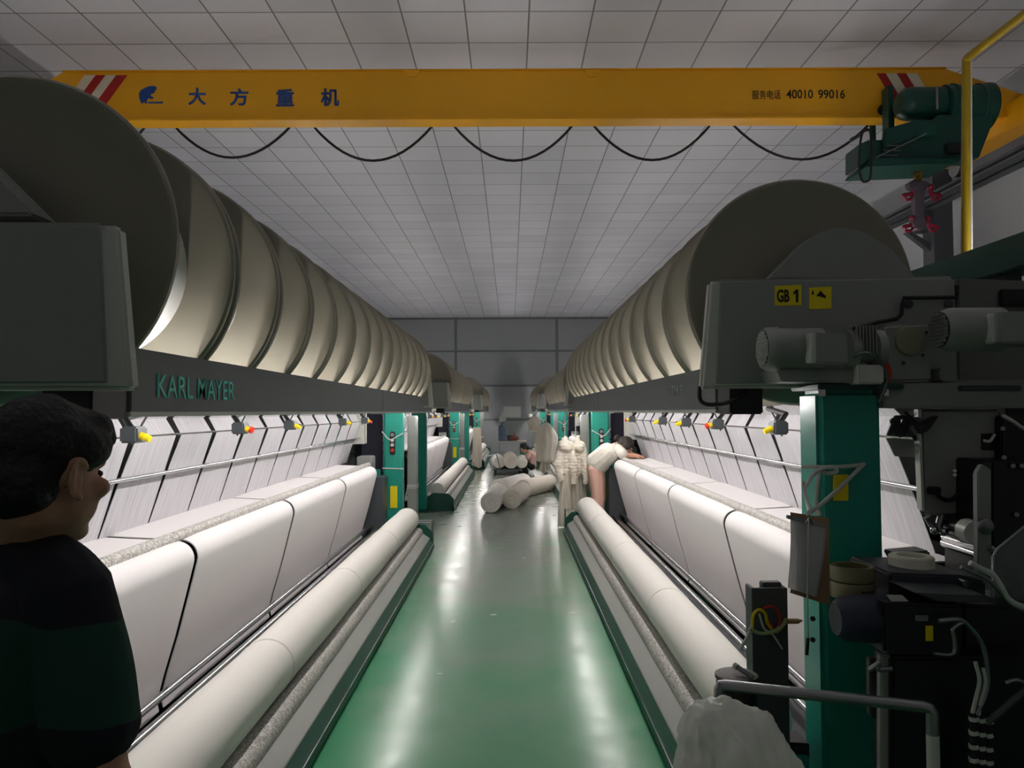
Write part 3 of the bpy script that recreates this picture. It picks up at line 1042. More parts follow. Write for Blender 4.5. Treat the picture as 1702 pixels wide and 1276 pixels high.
    # shafts and arm below the plate
    B().cyl(P(1575, 868, 2.96), P(1628, 888, 2.72), .035, n=20).build('roller_shaft', black_paint, t)
    B().cyl(P(1606, 880, 2.78), P(1622, 886, 2.72), .042, n=20).build('shaft_collar', light_paint, t)
    B().cyl(P(1568, 892, 3.0), P(1640, 914, 2.62), .010, n=12).build('chrome_rod', chrome, t)
    B().cyl(P(1570, 902, 3.0), P(1640, 926, 2.62), .017, n=12).build('chrome_rod', chrome, t)
    for a, b in (((1541, 858), (1556, 882)), ((1565, 858), (1558, 884))):
        B().cyl(P(*a, 2.92), P(*b, 2.92), .014, n=10).build('link_arm', steel, t)
    for q in ((1553, 881), (1569, 884)):
        B().ball(P(*q, 2.90), .016).build('ball_joint', chrome, t)
    ar = poly('swing_lever', [(1625, 786), (1634, 771), (1648, 780), (1649, 955), (1626, 952)], 2.58, .03, grey_paint, t, .004)
    B().lathe(P(1636, 874, 2.58), (0, -1, 0), [(0, .026), (.012, .026), (.016, .02), (.016, .001)], 24).build('lever_cap', steel, ar)
    B().lathe(P(1646, 911, 2.58), (0, -1, 0), [(0, .012), (.012, .010), (.016, .001)], 14).build('lever_bolt', chrome, ar)
    poly('machine_casing', [(1649, 766), (1760, 766), (1760, 1000), (1649, 990)], 2.72, .3, black_paint)
    poly('machine_casing', [(1664, 690), (1760, 690), (1760, 766), (1664, 766)], 2.9, .2, black_paint)
    for px, py in ((1669, 760), (1684, 774), (1699, 774), (1667, 712), (1690, 855)):
        B().cyl(P(px, py, 2.72), P(px, py, 2.705), .008, n=10).build('screw', steel, t)
    B().tube(smooth_path([P(1666, 690, 2.7), P(1684, 700, 2.7), P(1702, 712, 2.7), P(1740, 730, 2.7)]), .006, 8).build('hose', cord_white, t)
    gd = poly('clear_guard', [(1651, 992), (1651, 925), (1658, 912), (1702, 876), (1760, 860), (1760, 1010)], 2.36, .01, clear_plastic, t, .003)
    B().tube([P(1651, 992, 2.36), P(1651, 925, 2.36), P(1658, 912, 2.36), P(1702, 876, 2.36), P(1760, 860, 2.36)], .005, 8).build('guard_edge', steel, gd)
    # bench with motor, boxes and hoses
    poly('bench_top', [(1478, 952), (1600, 956), (1640, 966), (1640, 1000), (1478, 990)], 2.50, .30, mat('bench dark paint', (52, 54, 60), .5, var=.1), t, .008)
    poly('bracket', [(1488, 920), (1546, 915), (1549, 938), (1500, 940)], 2.80, .10, dark_paint, t, .006)
    B().cyl(P(1536, 942, 2.75), P(1606, 970, 2.45), .010, n=12).build('chrome_rod', chrome, t)
    mb = B().lathe(P(1388, 1028, 2.44), ax, [(0, .02), (0, .05), (.018, .066), (.06, .074), (.17, .076), (.20, .07), (.30, .07)], 32).build('servo_motor', navy_paint, t)
    poly('servo_box', [(1466, 1002), (1600, 1006), (1600, 1090), (1470, 1088)], 2.36, .22, black_paint, t, .008)
    poly('cover_plate', [(1520, 985), (1640, 990), (1668, 1002), (1560, 1000)], 2.34, .25, dark_paint, t, .004)
    poly('name_plate', [(1474, 989), (1500, 989), (1510, 999), (1482, 999)], 2.33, .004, light_paint, t, 0)
    poly('name_plate', [(1521, 1022), (1543, 1022), (1543, 1032), (1521, 1032)], 2.355, .004, steel, t, 0)
    poly('yellow_tag', [(1539, 1040), (1551, 1040), (1551, 1065), (1539, 1065)], 2.355, .004, yellow_sticker, t, 0)
    poly('cabinet', [(1482, 1092), (1760, 1092), (1760, 1420), (1482, 1420)], 2.40, .12, black_paint, t, .01)
    poly('cabinet_edge', [(1464, 1088), (1481, 1088), (1481, 1400), (1464, 1400)], 2.42, .03, grey_paint, t, .004)
    poly('cabinet_edge', [(1446, 1094), (1462, 1094), (1462, 1200), (1446, 1190)], 2.5, .03, dark_paint, t, .004)
    cl = P(1455, 1108, 2.40)
    B().tube(smooth_path([P(1446, 1112, 2.4), P(1458, 1104, 2.38), P(1462, 1100, 2.38), P(1460, 1112, 2.38), P(1482, 1111, 2.38)]), .008, 8).build('latch', steel, t)
    poly('housing', [(1600, 1004), (1760, 1010), (1760, 1092), (1600, 1092)], 2.5, .25, black_paint, t, .01)
    # hoses
    for pts, r, m in (([(1612, 935), (1630, 945), (1650, 955), (1664, 975), (1676, 995), (1700, 1008), (1740, 1012)], .009, light_paint),
                      ([(1597, 942), (1640, 962), (1662, 984), (1680, 1004), (1704, 1014), (1740, 1018)], .006, steel),
                      ([(1560, 1032), (1596, 1030), (1614, 1045), (1630, 1066), (1638, 1090), (1642, 1130), (1636, 1160), (1622, 1185)], .007, steel),
                      ([(1552, 1086), (1576, 1088), (1587, 1082), (1586, 1060), (1584, 1046), (1596, 1036), (1606, 1034)], .006, steel),
                      ([(1621, 1100), (1628, 1130), (1622, 1160), (1616, 1185)], .006, light_paint),
                      ([(1634, 1110), (1638, 1135), (1630, 1165), (1626, 1188)], .006, light_paint),
                      ([(1670, 1135), (1690, 1130), (1720, 1140), (1750, 1130)], .006, steel),
                      ([(1640, 1200), (1665, 1180), (1700, 1150), (1740, 1120)], .010, dark_paint)):
        B().tube(smooth_path([P(px, py, 2.30) for px, py in pts]), r, 8).build('hose', m, t)
    for k in range(3):
        x = 1618 + k * 12
        B().tube(smooth_path([P(x, 1186, 2.31), P(x + 2, 1220, 2.31), P(x + 1, 1300, 2.31), P(x, 1420, 2.31)]), .013, 10).build('conduit', rubber, t)
        for py in (1190, 1213, 1236, 1258):
            a = P(x, py + k * 2, 2.31)
            B().cyl((a.x, a.y, a.z), (a.x + .002, a.y, a.z - .012), .0145, n=10).build('conduit_tie', light_paint, t)
    # foot of the post and skirting of the take-up
    poly('foot_beam', [(1290, 1232), (1346, 1236), (1346, 1262), (1296, 1252)], 2.9, .12, black_paint, t, .004)
    poly('foot_plate', [(1302, 1256), (1346, 1258), (1346, 1290), (1320, 1290)], 2.88, .2, teal, t, .004)


M_L1 = machine(-1, CX, L1Y, 'long grey knitting machine on the left behind the man in the navy shirt', 'machine beside the man in navy',
               letter=('KARL MAYER', .13, .80, 1.70, 1.775, ink_teal))
M_R1 = machine(1, CX, R1Y, 'long grey knitting machine on the right with yellow GB 1 sticker and turquoise post', 'machine with the GB 1 sticker', near=True,
               letter=('TM 3', .60, .86, 1.73, 1.785, ink_grey))
machine(-1, CX, 13.1, 'second knitting machine down the left side, behind the one with teal lettering', 'machine behind the teal-lettered one')
machine(1, CX + .16, 13.45, 'second knitting machine down the right side, behind the hanging cream jackets', 'machine behind the hanging jackets')
machine(-1, CX + .2, 22.5, 'farthest knitting machine on the left, next to the back wall and table', 'last machine opposite the crouching person')
machine(1, CX, 22.6, 'farthest knitting machine on the right, behind the crouching person', 'last machine behind the crouching person')
for ch in list(SPOOL.children):
    bpy.data.objects.remove(ch)
bpy.data.objects.remove(SPOOL)

# made-up lamp troughs, hidden behind the machines, added to brighten the ceiling
for sg, nm in ((-1, 'added unseen fill lamp trough behind the machines on the left, brightening the ceiling'), (1, 'added unseen fill lamp trough behind the machines on the right, brightening the ceiling')):
    x = 3.25 * sg
    t = thing('fill_lamp_trough', nm, 'lamp', (x, 14, 2.5))
    MB().prism([(x - .12, 2.52), (x - .12, 2.60), (x - .10, 2.60), (x - .08, 2.54), (x + .08, 2.54), (x + .10, 2.60), (x + .12, 2.60), (x + .12, 2.52)], -2.2, 31).build('trough', light_paint, t)
    for i in range(16):
        MB().cyl((x, -2.1 + i * 2.05, 2.57), (x, -.5 + i * 2.05, 2.57), .018, n=10).build('lamp_tube', tube_lamp_fill, t)  # fill tubes of the added trough
    for y in (-1.9, 1.6, 12.3, 21.6, 30.9):
        MB().box(x - .03, x + .03, y - .03, y + .03, 0, 2.52).build('trough_post', grey_paint, t)

# ------------------------------------------------------------------ overhead crane
GY = 8.0


def cw(px, py, d=GY):
    return at(px, py, d)


zt = cw(850, 117).z
zb = cw(850, 195).z
xl0, xl1 = cw(72, 130).x, cw(104, 120).x
xr1, xr0 = cw(1572, 117).x, cw(1712, 165).x
crane = thing('overhead_crane', 'yellow overhead travelling crane girder with blue Chinese lettering and striped ends', 'crane', ((xl0 + xr0) / 2, GY + .1, zb - .4))
gird = MB().prism([(xl0 - .3, zb), (xl0 - .3, zt - .32), (xl0, zt - .12), (xl1, zt), (xr1, zt), (xr0, zt - .30), (xr0 + .1, zb)], GY, GY + .16).build('girder', crane_yellow, crane, bevel=.004)
MB().box(xl0, xr0 - .05, GY - .03, GY + .19, zb - .03, zb).build('bottom_flange', crane_yellow, crane, bevel=.003)
MB().box(xl1, xr1, GY - .02, GY + .18, zt, zt + .012).build('top_flange', crane_yellow, crane, bevel=.003)
for x in (xl0 + .0, xr0 - .12):
    ec = MB().box(x - .14, x + .14, GY - .6, GY + 1.3, zb - .16, zb + .12).build('end_carriage', crane_yellow, crane, bevel=.01)
    for y in (GY - .4, GY + 1.1):
        MB().cyl((x - .06, y, zb - .20), (x + .06, y, zb - .20), .12, n=24).build('wheel', steel, ec)
for px in (684, 985):
    for dx in (-8, 8):
        p = cw(px + dx, 124)
        MB().cyl((p.x, GY - .005, p.z), (p.x, GY + .01, p.z), .012, n=10).build('bolt', crane_yellow, crane)
    MB().prism([(cw(px - 14, 119).x, zt), (cw(px - 8, 130).x, cw(px, 128).z), (cw(px + 8, 130).x, cw(px, 128).z), (cw(px + 14, 119).x, zt)], GY - .012, GY).build('lifting_lug', crane_yellow, crane)


def crane_poly(name, pts, m, parent=gird, d=GY):
    q = [cw(px, py, d) for px, py in pts]
    return MB().slab([Vector((p.x, d - .003, p.z)) for p in q], (0, .0025, 0)).build(name, m, parent, smooth=False)


for (a, b, m) in ((141, 159, ink_white), (159, 175, ink_red), (176, 193, ink_white), (193, 212, ink_red)):
    crane_poly('stripe', [(a, 125), (b, 125), (b - 50, 193), (a - 50, 193)], m)
for (a, b, m) in ((1457, 1472, ink_red), (1472, 1490, ink_white), (1490, 1506, ink_red), (1506, 1524, ink_white)):
    crane_poly('stripe', [(a, 122), (b, 122), (b + 43, 193), (a + 43, 193)], m)
for ch, x0, x1, y0, y1 in (('大', 313, 343, 146, 175), ('方', 382, 413, 147, 176), ('重', 459, 489, 148, 177), ('机', 533, 564, 147, 177)):
    a, b = cw(x0, y1), cw(x1, y0)
    lettering('lettering', ch, (a.x, GY - .002, a.z), (1, 0, 0), (0, 0, 1), b.x - a.x, b.z - a.z, ink_blue, gird, bold=.025)
a, b = cw(1250, 165), cw(1297, 150)
lettering('lettering', '服务电话', (a.x, GY - .002, a.z), (1, 0, 0), (0, 0, 1), b.x - a.x, b.z - a.z, ink_black, gird)
a, b = cw(1307, 164), cw(1351, 149)
lettering('lettering', '40010', (a.x, GY - .002, a.z), (1, 0, 0), (0, 0, 1), b.x - a.x, b.z - a.z, ink_black, gird, bold=.01)
a, b = cw(1360, 164), cw(1404, 149)
lettering('lettering', '99016', (a.x, GY - .002, a.z), (1, 0, 0), (0, 0, 1), b.x - a.x, b.z - a.z, ink_black, gird, bold=.01)
crane_poly('emblem', [(232, 165), (231, 156), (234, 150), (240, 147), (246, 144), (252, 143), (258, 143), (261, 146), (259, 150), (256, 153), (252, 156), (250, 159), (256, 162), (253, 165), (247, 163), (245, 166), (244, 172), (241, 172), (240, 168), (238, 172), (235, 172)], ink_blue)
crane_poly('emblem', [(253, 152), (257, 153), (255, 156), (252, 155)], ink_blue)
crane_poly('emblem', [(246, 169.5), (271, 169), (271, 172), (246, 172)], ink_blue)

# festoon cable looping under the girder
zf = zb + .005
pts = []
for (x0, x1, ym) in ((120, 242, 250), (290, 484, 262), (520, 720, 267), (753, 953, 267), (985, 1182, 266), (1217, 1446, 265)):
    a, b, c = cw(x0, 211, GY + .225), cw(x1, 211, GY + .225), cw((x0 + x1) / 2, ym, GY + .225)
    for i in range(17):
        t = i / 16
        z = c.z + (zf - c.z) * (2 * t - 1) ** 2
        pts.append((a.x + (b.x - a.x) * t, GY + .225, min(z, zf)))
tag(MB().tube(pts, .014, 8).build('festoon_cable', rubber), 'black power cable hanging in loops under the yellow crane girder', 'cable')

# hoist
hx = cw(1540, 180).x
hoist = thing('electric_hoist', 'dark green electric hoist with chain at the right end of the yellow crane', 'hoist', (hx, GY - .3, zb - .6))


def hp(px, py, d=7.6):
    return at(px, py, d)


def hpoly(name, pts, d, th, m, parent=hoist, bevel=.01):
    return MB().prism([(hp(px, py, d).x, hp(px, py, d).z) for px, py in pts], d, d + th).build(name, m, parent, bevel=bevel)


c = hp(1492, 172)
MB().lathe((c.x, 7.62, c.z), (1, 0, 0), [(0, .03), (.01, .10), (.06, .15), (.12, .165), (.44, .165), (.46, .12)], 28).build('lift_motor', hoist_green, hoist)
c2 = hp(1566, 178)
MB().lathe((c2.x, 7.62, c2.z), (1, 0, 0), [(0, .15), (.01, .215), (.38, .22), (.42, .24), (.46, .24), (.50, .18), (.52, .05)], 32).build('rope_drum', hoist_green, hoist)
for x_ in (.07, .20, .33):
    MB().lathe((c2.x + x_, 7.62, c2.z), (1, 0, 0), [(0, .20), (0, .232), (.025, .232), (.025, .20)], 32).build('drum_band', dark_green, hoist)
MB().lathe((c.x + .46, 7.62, c.z), (1, 0, 0), [(0, .10), (0, .185), (.03, .185), (.03, .10)], 28).build('motor_flange', dark_green, hoist)
hpoly('brake_box', [(1500, 205), (1556, 205), (1556, 226), (1500, 226)], 7.40, .06, dark_green)
hpoly('limit_switch', [(1575, 236), (1602, 236), (1602, 254), (1575, 254)], 7.40, .06, black_paint)
for k_ in range(3):
    MB().tube([hp(1462 + 6 * k_, 258 - 8 * k_, 7.36), hp(1492 + 5 * k_, 258 - 8 * k_, 7.36)], .006, 6).build('guard_bar', steel, hoist)
MB().tube([hp(1456, 262, 7.36), hp(1540, 222, 7.34)], .007, 6).build('guard_bar', steel, hoist)
MB().tube([hp(1557, 144, 7.42), hp(1558, 182, 7.38)], .012, 8).build('drum_rod', steel, hoist)
hpoly('hoist_frame', [(1447, 232), (1487, 232), (1487, 210), (1540, 208), (1560, 190), (1650, 190), (1650, 205), (1628, 262), (1440, 266)], 7.45, .25, hoist_green)
hpoly('frame_arm', [(1470, 214), (1520, 200), (1562, 198), (1512, 232), (1468, 248)], 7.38, .05, hoist_green)
hpoly('switch_box', [(1427, 240), (1447, 231), (1447, 262), (1427, 278)], 7.35, .30, hoist_green)
hpoly('tray', [(1450, 262), (1600, 262), (1590, 270), (1440, 276)], 7.3, .5, hoist_green)
for px in (1478, 1600):
    p = hp(px, 176, 7.85)
    tr = MB().box(p.x - .03, p.x + .03, GY - .2, GY - .045, zb - .3, zb + .25).build('trolley_plate', hoist_green, hoist, bevel=.01)
    MB().cyl((p.x, GY - .05, zb + .06), (p.x, GY - .004, zb + .06), .055, n=20).build('trolley_wheel', rubber, tr)
    MB().box(p.x - .03, p.x + .03, GY - .2, GY + .3, zb - .31, zb - .26).build('trolley_yoke', hoist_green, hoist, bevel=.006)
    tr2 = MB().box(p.x - .03, p.x + .03, GY + .2, GY + .24, zb - .31, zb + .12).build('trolley_plate', hoist_green, hoist, bevel=.01)
    MB().cyl((p.x, GY + .164, zb + .06), (p.x, GY + .21, zb + .06), .055, n=20).build('trolley_wheel', rubber, tr2)
MB().tube(smooth_path([hp(1445, 215, 7.5), hp(1433, 222, 7.3), hp(1429, 250, 7.25), hp(1428, 280, 7.25), hp(1432, 298, 7.25), hp(1438, 302, 7.25), hp(1446, 296, 7.25), hp(1448, 270, 7.25), hp(1448, 240, 7.25), hp(1446, 218, 7.3), hp(1437, 214, 7.4)]), .011, 8).build('cable_loop', rubber, hoist)
hpoly('cable_clamp', [(1414, 229), (1434, 218), (1434, 224), (1416, 235)], 7.7, .06, dark_paint)
chain = MB()
for i in range(9):
    p = hp(1521 + (i % 2) * 7, 266 + i * 4.4, 7.55)
    chain.ball(p, .022 + .006 * (i % 3), .022, .026, sub=1)
    p = hp(1530 - (i % 2) * 6, 268 + i * 4.2, 7.55)
    chain.ball(p, .020, .02, .028, sub=1)
chain.build('chain', mat('brass chain', (150, 116, 40), .35, metal=.6, var=.25), hoist)
hb = hpoly('hook_block', [(1514, 300), (1540, 300), (1546, 304), (1544, 312), (1538, 314), (1536, 362), (1541, 366), (1541, 372), (1536, 380), (1524, 380), (1518, 372), (1518, 366), (1523, 362), (1522, 314), (1514, 312), (1511, 305)], 7.5, .10, mat('hook block steel', (92, 82, 92), .4, metal=.3, var=.1))
for px, py, sg in ((1516, 318, -1), (1547, 318, 1), (1517, 370, -1), (1543, 370, 1)):
    o = hp(px, py, 7.55)
    pth = [(0, .03), (0, -.02)] + [(sg * .045 + .045 * math.cos(q) * -sg, -.03 + .055 * math.sin(q)) for q in [math.radians(a) for a in range(190, 400, 25)]]
    MB().tube(smooth_path([(o.x + a, o.y, o.z + b) for a, b in pth], 3), lambda t: .021 - .010 * t, 8).build('hook', hook_red, hb)
    MB().ball((o.x, o.y, o.z + .045), .034, .03, .03).build('hook_swivel', hook_red, hb)

# runway beams, brackets
rx = 5.48


def runway(x, sg, label):
    t = thing('crane_runway_beam', label, 'beam', (x, 14, 4.33))
    z0, z1 = 4.30, zb - .375
    MB().box(x - .015, x + .015, -1, Y_BACK - .02, z0, z1).build('web', runway_grey, t)
    for z in (z0, z1 - .03):
        MB().box(x - .16, x + .16, -1, Y_BACK - .02, z, z + .03).build('flange', runway_grey, t, bevel=.003)
    MB().box(x - .03, x + .03, -1, Y_BACK - .02, z1, z1 + .05).build('rail', steel, t, bevel=.004)
    for y in (4.2, 10.2, 16.2, 22.2, 28.2):
        MB().box(x + sg * .16 if sg > 0 else x - .42, x + .42 if sg > 0 else x - .16, y - .14, y + .14, 0, Z_CEIL - .001).build('column', runway_grey, t, bevel=.006)
        MB().box(min(x, x + sg * .3), max(x, x + sg * .3), y - .12, y + .12, z0 - .26, z0).build('corbel', runway_grey, t, bevel=.004)
        MB().prism([(x + sg * .28, z0 - .62), (x + sg * .28, z0 - .50), (x - sg * .08, z0 - .27), (x - sg * .16, z0 - .27)], y - .05, y + .05).build('brace', runway_grey, t)
    return t


runway(rx, 1, 'grey steel runway beam on columns along the right wall under the crane end')
runway(-5.30, -1, 'grey steel runway beam on columns along the left wall under the crane end')
tag(MB().tube([at(1604, 470, 5.0), at(1606, 98, 5.0), at(1608, 96, 4.96), (at(1606, 98, 5.0).x, 4.2, at(1606, 98, 5.0).z), (at(1606, 98, 5.0).x, -1.5, at(1606, 98, 5.0).z)], .026, 14).build('gas_pipe', pipe_yellow),
    'yellow gas pipe rising beside the right machine and bending toward the viewer', 'pipe')
g0 = at(1604, 470, 5.0)
tag(MB().cyl((at(1616, 440, 5.0).x, 5.02, 2.46), (at(1616, 100, 5.0).x, 5.02, at(1616, 100, 5.0).z), .010, n=10).build('conduit_wire', cord_white),
    'thin pale conduit strapped beside the upright yellow gas pipe', 'conduit')
o = MB().box(g0.x - .06, g0.x + .14, 4.93, 5.07, 0, at(1604, 440, 5).z)
tag(o.build('pipe_stand', dark_paint, bevel=.008), 'dark square stand carrying the upright yellow gas pipe', 'stand')


# ------------------------------------------------------------------ people
def frame(f, up=(0, 0, 1)):
    f = Vector(f).normalized()
    up = Vector(up)
    r = f.cross(up).normalized()
    u = r.cross(f)
    return f, r, u, Matrix((r, f, u)).transposed()


def head_shapes(H, f, up=(0, 0, 1), k=1.0):
    f, r, u, R = frame(f, up)
    q = lambda a, b, c: H + (r * a + f * b + u * c) * k
    S = [('e', q(0, -.012, .035), (.076 * k, .098 * k, .092 * k), R),
         ('e', q(0, .028, -.035), (.062 * k, .066 * k, .080 * k), R),
         ('e', q(0, .020, -.055), (.060 * k, .058 * k, .055 * k), R),
         ('e', q(0, .058, -.098), (.028 * k, .026 * k, .022 * k), R),
         ('e', q(0, .072, .022), (.052 * k, .022 * k, .016 * k), R),
         ('c', q(0, .086, .010), .010 * k, q(0, .108, -.026), .014 * k),
         ('e', q(0, .094, -.032), (.020 * k, .014 * k, .010 * k), R),
         ('e', q(0, .086, -.058), (.024 * k, .012 * k, .007 * k), R),
         ('e', q(0, .083, -.069), (.021 * k, .012 * k, .008 * k), R)]
    for s in (-1, 1):
        S.append(('e', q(.045 * s, .066, -.022), (.022 * k, .020 * k, .02 * k), R))
        S.append(('e', q(.074 * s, -.004, -.006), (.008 * k, .015 * k, .026 * k), R))
        rim = [q((.080 + .006 * math.sin(a_ + .6)) * s, -.004 - .019 * math.sin(a_), -.004 + .032 * math.cos(a_)) for a_ in [math.radians(d_) for d_ in range(-60, 200, 26)]]
        S += [('c', p_, .0058 * k, q_, .0058 * k) for p_, q_ in zip(rim[:-1], rim[1:])]
        S.append(('e', q(.078 * s, .002, -.034), (.007 * k, .009 * k, .011 * k), R))
    return S


def hand_shapes(w, d, nrm, side=1, k=1.0, curl=.35):
    """wrist w, pointing along d, palm facing nrm; thumb on the given side"""
    d = Vector(d).normalized()
    n = Vector(nrm)
    n = (n - d * n.dot(d)).normalized()
    s = d.cross(n) * side
    R = Matrix((s, d, n)).transposed()
    w = Vector(w)
    S = [('e', w + d * .045 * k, (.040 * k, .052 * k, .016 * k), R), ('c', w, .024 * k, w + d * .03 * k, .024 * k)]
    for off, L in ((-.030, .060), (-.010, .074), (.010, .080), (.030, .072)):
        a = w + d * .085 * k + s * off * k
        L *= k
        b = a + d * L * .45 * math.cos(curl) + n * L * .45 * math.sin(curl) + s * off * .12
        c = b + d * L * .32 * math.cos(curl * 2) + n * L * .32 * math.sin(curl * 2)
        e = c + d * L * .25 * math.cos(curl * 2.8) + n * L * .25 * math.sin(curl * 2.8)
        S += [('c', a, .0095 * k, b, .009 * k), ('c', b, .009 * k, c, .0085 * k), ('c', c, .0085 * k, e, .0075 * k)]
    a = w + d * .025 * k + s * .028 * k
    b = a + (d * .6 + s * .7).normalized() * .040 * k + n * .010 * k
    c = b + (d * .85 + s * .25 + n * .35).normalized() * .030 * k
    S += [('c', a, .014 * k, b, .011 * k), ('c', b, .011 * k, c, .0085 * k)]
    return S


def person(label, J, face, shirt, pants, hair, shoe, up=(0, 0, 1), sleeve=.75, fat=1.0, short=1.0, hem=.0, low=1.0, loose=1.0, hair_style='short', vox=.008, headk=1.0, face_dir_body=None, palm=((0, 0, -1), (0, 0, -1)), collar=.0):
    J = {k: Vector(v) for k, v in J.items()}
    base = (J['anL'] + J['anR']) / 2
    t = thing('person', label, 'person', (base.x, base.y, 0))
    H = J['head']
    f, r, u, R = frame(face, up)
    S = head_shapes(H, face, up, headk)
    nb = J['neck']
    S.append(('c', H - u * .055 * headk - f * .018, .053 * headk, nb, .058))
    pel, ch = J['pelvis'], J['chest']
    for a in 'LR':
        sh, el, wr, hp_, kn, an, to = (J[x + a] for x in ('sh', 'el', 'wr', 'hip', 'kn', 'an', 'toe'))
        S += [('c', nb, .050, sh, .048 * fat), ('c', sh, .050 * fat, el, .038 * fat), ('c', el, .039 * fat, wr, .026),
              ('c', hp_, .085 * fat, kn, .056 * fat), ('c', kn, .055 * fat, an, .036), ('c', an, .036, to, .028),
              ('c', sh.lerp(ch, .5), .085 * fat, hp_.lerp(pel, .45), .095 * fat)]
        S += hand_shapes(wr, (wr - el), palm[0 if a == 'L' else 1], 1 if a == 'L' else -1, .95)
    S += [('c', ch, .115 * fat, pel, .115 * fat), ('c', J['hipL'], .09 * fat, J['hipR'], .09 * fat)]
    link_mesh('body', blob(S, vox, 5), skin, t, 60)
    # shirt
    g = .016
    pl_ = ch.lerp(pel, low)
    T = [('c', ch, .118 * fat + g, pl_, .118 * fat + g + hem), ('c', nb - (nb - ch) * .12, .055 + collar, ch, .10 * fat + g)]
    for a in 'LR':
        sh, el = J['sh' + a], J['el' + a]
        hp_ = J['hip' + a]
        m = sh.lerp(el, sleeve)
        T += [('c', nb.lerp(sh, .25), .050 + g * .5, sh, .054 * fat + g * .7), ('c', sh, .054 * fat + g * .7, m, .048 * fat + g * 1.5),
              ('c', sh.lerp(ch, .5), .088 * fat + g, sh.lerp(ch, .5).lerp(hp_.lerp(pel, .45), low), .10 * fat + g + hem)]
    me = blob(T, vox, 5)
    wrinkle(me, .010, 9, 3.1, (1, 1, .6))
    link_mesh('shirt', me, shirt, t, 60)
    # trousers
    Q = [('c', J['hipL'], .10 * fat, J['hipR'], .10 * fat), ('c', pel, .112 * fat, J['hipL'].lerp(J['hipR'], .5), .11 * fat)]
    for a in 'LR':
        hp_, kn, an = J['hip' + a], J['kn' + a], J['an' + a]
        e = kn.lerp(an, short)
        Q += [('c', hp_, .096 * fat * loose, kn, .074 * fat * loose), ('c', kn, .074 * fat * loose, e, .070 * loose)]
    me = blob(Q, vox, 5)
    wrinkle(me, .010, 8, 7.7)
    link_mesh('trousers', me, pants, t, 60)
    for a in 'LR':
        an, to = J['an' + a], J['toe' + a]
        z = Vector((0, 0, -.012))
        me = blob([('c', an + z, .042, to + z * .3, .034), ('c', an + (an - to).normalized() * .03 + z, .038, an + z, .04)], .008, 3)
        link_mesh('shoe', me, shoe, t, 60)
    # hair
    q = lambda a, b, c: H + (r * a + f * b + u * c) * headk
    kk = headk
    if hair_style == 'short':
        HS = [('e', q(0, -.018, .052), (.086 * kk, .106 * kk, .088 * kk), R), ('e', q(0, -.055, .005), (.078 * kk, .062 * kk, .085 * kk), R),
              ('e', q(0, .055, .082), (.068 * kk, .052 * kk, .040 * kk), R), ('e', q(0, .082, .066), (.058 * kk, .026 * kk, .030 * kk), R)]
        for s in (-1, 1):
            HS.append(('e', q(.066 * s, .020, .050), (.022 * kk, .050 * kk, .040 * kk), R))
    else:
        HS = [('e', q(0, -.020, .048), (.088 * kk, .108 * kk, .090 * kk), R), ('e', q(0, -.050, -.010), (.082 * kk, .070 * kk, .10 * kk), R)]
        for s in (-1, 1):
            HS.append(('e', q(.070 * s, .010, .020), (.024 * kk, .060 * kk, .070 * kk), R))
        if hair_style == 'bun':
            HS += [('c', q(0, -.10, .02), .035, q(0, -.15, .03), .030), ('e', q(0, -.165, .015), (.045, .040, .045), R)]
        if hair_style == 'long':
            HS += [('c', q(0, -.08, -.03), .055, q(0, -.10, -.16), .04)]
    me = blob(HS, .007, 3)
    wrinkle(me, .006, 26, 1.3, (1, 1, .45))
    link_mesh('hair', me, hair, t, 60)
    for s in (-1, 1):
        MB().ball(q(.028 * s, .077, .002), .010 * kk, .009 * kk, .007 * kk, R).build('eye', eye_mat, t)
    return t


# man standing at the left edge, seen from behind with his head turned to the machine on the right
mh = at(78, 778, 1.36)
C = at(32, 1000, 1.40)
bf = Vector((math.cos(math.radians(58)), math.sin(math.radians(58)), 0))
br_ = Vector((bf.y, -bf.x, 0))
zs = 1.36
neck = Vector((C.x + .01, C.y, zs + .065))
Jm = dict(head=mh + Vector((0, 0, -.012)), neck=neck, chest=Vector((C.x, C.y, zs - .15)), pelvis=Vector((C.x - .02, C.y - .02, .93)))
for a, s in (('L', -1), ('R', 1)):
    sh = Vector((C.x, C.y, zs - .02)) + br_ * (.172 * s)
    Jm['sh' + a] = sh
    Jm['el' + a] = sh + br_ * (.045 * s) - bf * .02 + Vector((0, 0, -.29))
    if a == 'R':
        Jm['elR'] += br_ * .03 + bf * .035
    Jm['wr' + a] = Jm['el' + a] + bf * .12 + br_ * (.005 * s) + Vector((0, 0, -.23))
    hp_ = Jm['pelvis'] + br_ * (.10 * s) + Vector((0, 0, -.04))
    Jm['hip' + a] = hp_
    Jm['kn' + a] = Vector((hp_.x, hp_.y, .48)) + bf * .01
    Jm['an' + a] = Vector((hp_.x, hp_.y, .06)) - bf * .02
    Jm['toe' + a] = Vector((hp_.x, hp_.y, .035)) + bf * .15
person('man with short black hair in navy and green T-shirt standing at the left edge', Jm, (.36, .93, -.06), shirt_m, black_cloth, hair_black, black_paint,
       sleeve=.72, fat=1.12, hair_style='short', headk=1.03, vox=.006, palm=((.6, -.5, 0), (-.6, .5, 0)))

